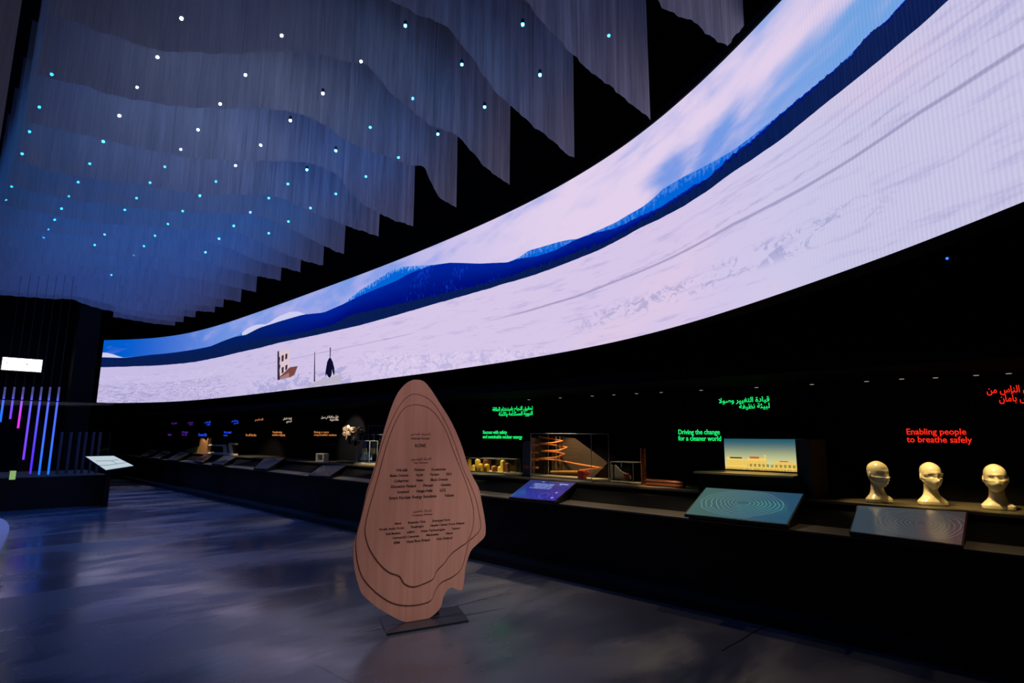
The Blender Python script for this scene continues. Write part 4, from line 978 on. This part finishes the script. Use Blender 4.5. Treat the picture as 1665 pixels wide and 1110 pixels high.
for i, (a_, b_, cn) in enumerate(rods):
    u = UL+.5; t_ = at(*a_, 'y', u); bt = at(*b_, 'y', u); x0 = at(a_[0]-.09*60, a_[1]+60, 'y', u).x
    m = MT('tube_glow_'+cn); px_, py_, pz = m.pos(False); g = pz.ss(bt.z, t_.z); c_ = RC[cn]
    colr = m.mix(g, c_+(1,), (.10, .12, .9, 1)); rod_m = m.emit(m.mix((pz-(t_.z-.4)).ss(0, .3), colr, (.05, .05, .16, 1)), 1.3)
    bm = nb(); zb_ = max(bt.z, ztp+.02); tube(bm, [(t_.x, u, zb_), (t_.x, u, t_.z)], .020, 10)
    e = thing('light_tube', 'hanging %s light tube above the left plinth, %s of seven' % (cn.replace('skyblue', 'sky blue').replace('blueviolet', 'blue-violet'), pos_w[i]), 'light tube', (t_.x, u, t_.z), 'glowing tubes above the left plinth')
    part('glowing_tube', bm, rod_m, e)
    part('wire', tube(nb(), [(t_.x, u, t_.z), (t_.x, u, 7.6)], .004, 5), rail_m, e)
for i, X in enumerate((101,116,130,140.5,152.7,163.5)):
    u = UL+.9; a_ = at(X, 702, 'y', u); b_ = at(X-4, 745, 'y', u)
    tag(obj('unlit_tube', tube(nb(), [(a_.x, u, ztp), (a_.x, u, a_.z)], .03, 8), plain('tube_grey', (.06, .06, .08, 1), .5)), 'unlit grey upright tube on the left plinth, %s of six' % ['leftmost', 'second', 'third', 'fourth', 'fifth', 'rightmost'][i], 'tube', 'unlit tubes on the left plinth')
# little green-lit card
a_ = at(16, 765, 'y', UL+.05); b_ = at(24, 779, 'y', UL+.05)
e = thing('glowing_card', 'tiny green-white glowing card at the plinth below the tubes', 'card', ((a_.x+b_.x)/2, UL-.02, b_.z))
part('card_face', box(nb(), (a_.x, UL-.03, b_.z), (b_.x, UL-.01, a_.z)), glow('card_green', srgb(150, 190, 120), .8), e)
# bright light box on the dark partition
uB = 22.0
struct('wall_partition', box(nb(), (-6, uB, 0), (at(112, 640, 'y', uB).x, uB+.3, 7.0)), wall_m)
a_ = at(5, 580.5, 'y', uB-.12); b_ = at(66.5, 604.5, 'y', uB-.12)
e = thing('light_box', 'overexposed white light box high on the dark partition', 'light box', ((a_.x+b_.x)/2, uB-.02, b_.z))
part('case', box(nb(), (a_.x-.03, uB-.10, b_.z-.03), (b_.x+.03, uB-.005, a_.z+.03)), rail_m, e)
part('lit_face', box(nb(), (a_.x, uB-.12, b_.z), (b_.x, uB-.101, a_.z)), glow('box_white', (1, .93, .97, 1), 5), e)
for grp in (((10.5,588.5,12,591),(13,589.3,15.5,590.5)),((40,590.8,43.5,592),(43,591.8,47,593.3))):
    bm = nb()
    for X0, Y0, X1, Y1 in grp:
        p0 = at(X0, Y0, 'y', uB-.125); p1 = at(X1, Y1, 'y', uB-.125); box(bm, (p0.x, uB-.126, p1.z), (p1.x, uB-.1205, p0.z))
    part('dark_mark', bm, plain('mark_grey', (.02, .02, .02, 1), .8), e)
# dark column
c0 = at(113, 640, 'y', 21.2); c1 = at(150, 640, 'y', 21.2)
tag(obj('column', box(nb(), (c0.x, 21.2, 0), (c1.x, 21.8, 7.6), .01), plain('column_dark', (.006, .005, .005, 1), .8, spec=.1)), 'dark square column left of the far screen end', 'column')
# tilted reading stand
q = [at(*p, 'y', u) for p, u in (((172,764), 15.6), ((217,757), 15.9), ((185,741), 16.25), ((139,742), 16.2))]
cx_ = sum(q, Vector())/4
e = thing('reading_stand', 'tilted reading stand with a bright white page-like screen', 'reading stand', (cx_.x, cx_.y, 0))
n_ = (q[1]-q[0]).cross(q[3]-q[0]).normalized(); n_ = n_ if n_.z > 0 else -n_
bm = nb(); bm.keep = True; uv = bm.loops.layers.uv.new('panel'); f = bm.faces.new([bm.verts.new(p+n_*.003) for p in q])
for l, w_ in zip(f.loops, ((0, 0), (1, 0), (1, 1), (0, 1))): l[uv].uv = w_
m = MT('page'); x, y = m.uv('panel')
ln = (rng(y, .30, .36)+rng(y, .62, .68)*rng(x, .1, .9)+rng(x, .62, .66)*rng(y, .3, .65)).clamp()
part('page_screen', bm, m.emit(m.mix(ln*.7, srgb(205, 222, 232), srgb(120, 140, 160)), .85), e)
part('tray', slab(nb(), [cx_+(p-cx_)*1.04 for p in q], n_*-.03), rail_m, e)
part('stand_leg', box(nb(), (cx_.x-.06, cx_.y-.06, 0), (cx_.x+.04, cx_.y+.04, cx_.z-.05)), face_m, e)
# white tabletop at the left picture edge
zt_ = .75
ed_ = [at(*p, 'z', zt_) for p in ((0,841.4),(10,846.5),(15,854),(15.3,860),(10,874),(0,894))]
lf = [Vector((-1.5, ed_[-1].y-.6, zt_)), Vector((-2.6, 6.4, zt_)), Vector((-1.8, ed_[0].y+.2, zt_))]
e = thing('white_table', 'white table with a rounded edge at the left picture border', 'table', (-.6, 6.8, 0))
part('tabletop', slab(nb(), ed_+lf, (0, 0, -.04)), plain('table_white', (.72, .66, .76, 1), .4), e)
cen = Vector((-.6, 6.8, zt_))
part('table_base', hexa(nb(), [Vector((cen.x+(p.x-cen.x)*.80, cen.y+(p.y-cen.y)*.80, 0)) for p in ed_+lf], [Vector((cen.x+(p.x-cen.x)*.86, cen.y+(p.y-cen.y)*.86, zt_-.041)) for p in ed_+lf]), plain('table_base', (.03, .012, .02, 1), .5), e)
# blue status light under the screen
p = at(1540, 420, 'x', 6.0)
e = thing('status_light', 'tiny blue status light in the dark below the right part of the screen', 'light', p)
bm = nb(); bmesh.ops.create_uvsphere(bm.b, u_segments=10, v_segments=6, radius=.011); obj('blue_led', bm, glow('led_blue', (.02, .12, 1, 1), 3), e)
bm = nb(); box(bm, (.005, -.03, -.03), (1.28, .03, .03)); obj('mounting_arm', bm, face_m, e)
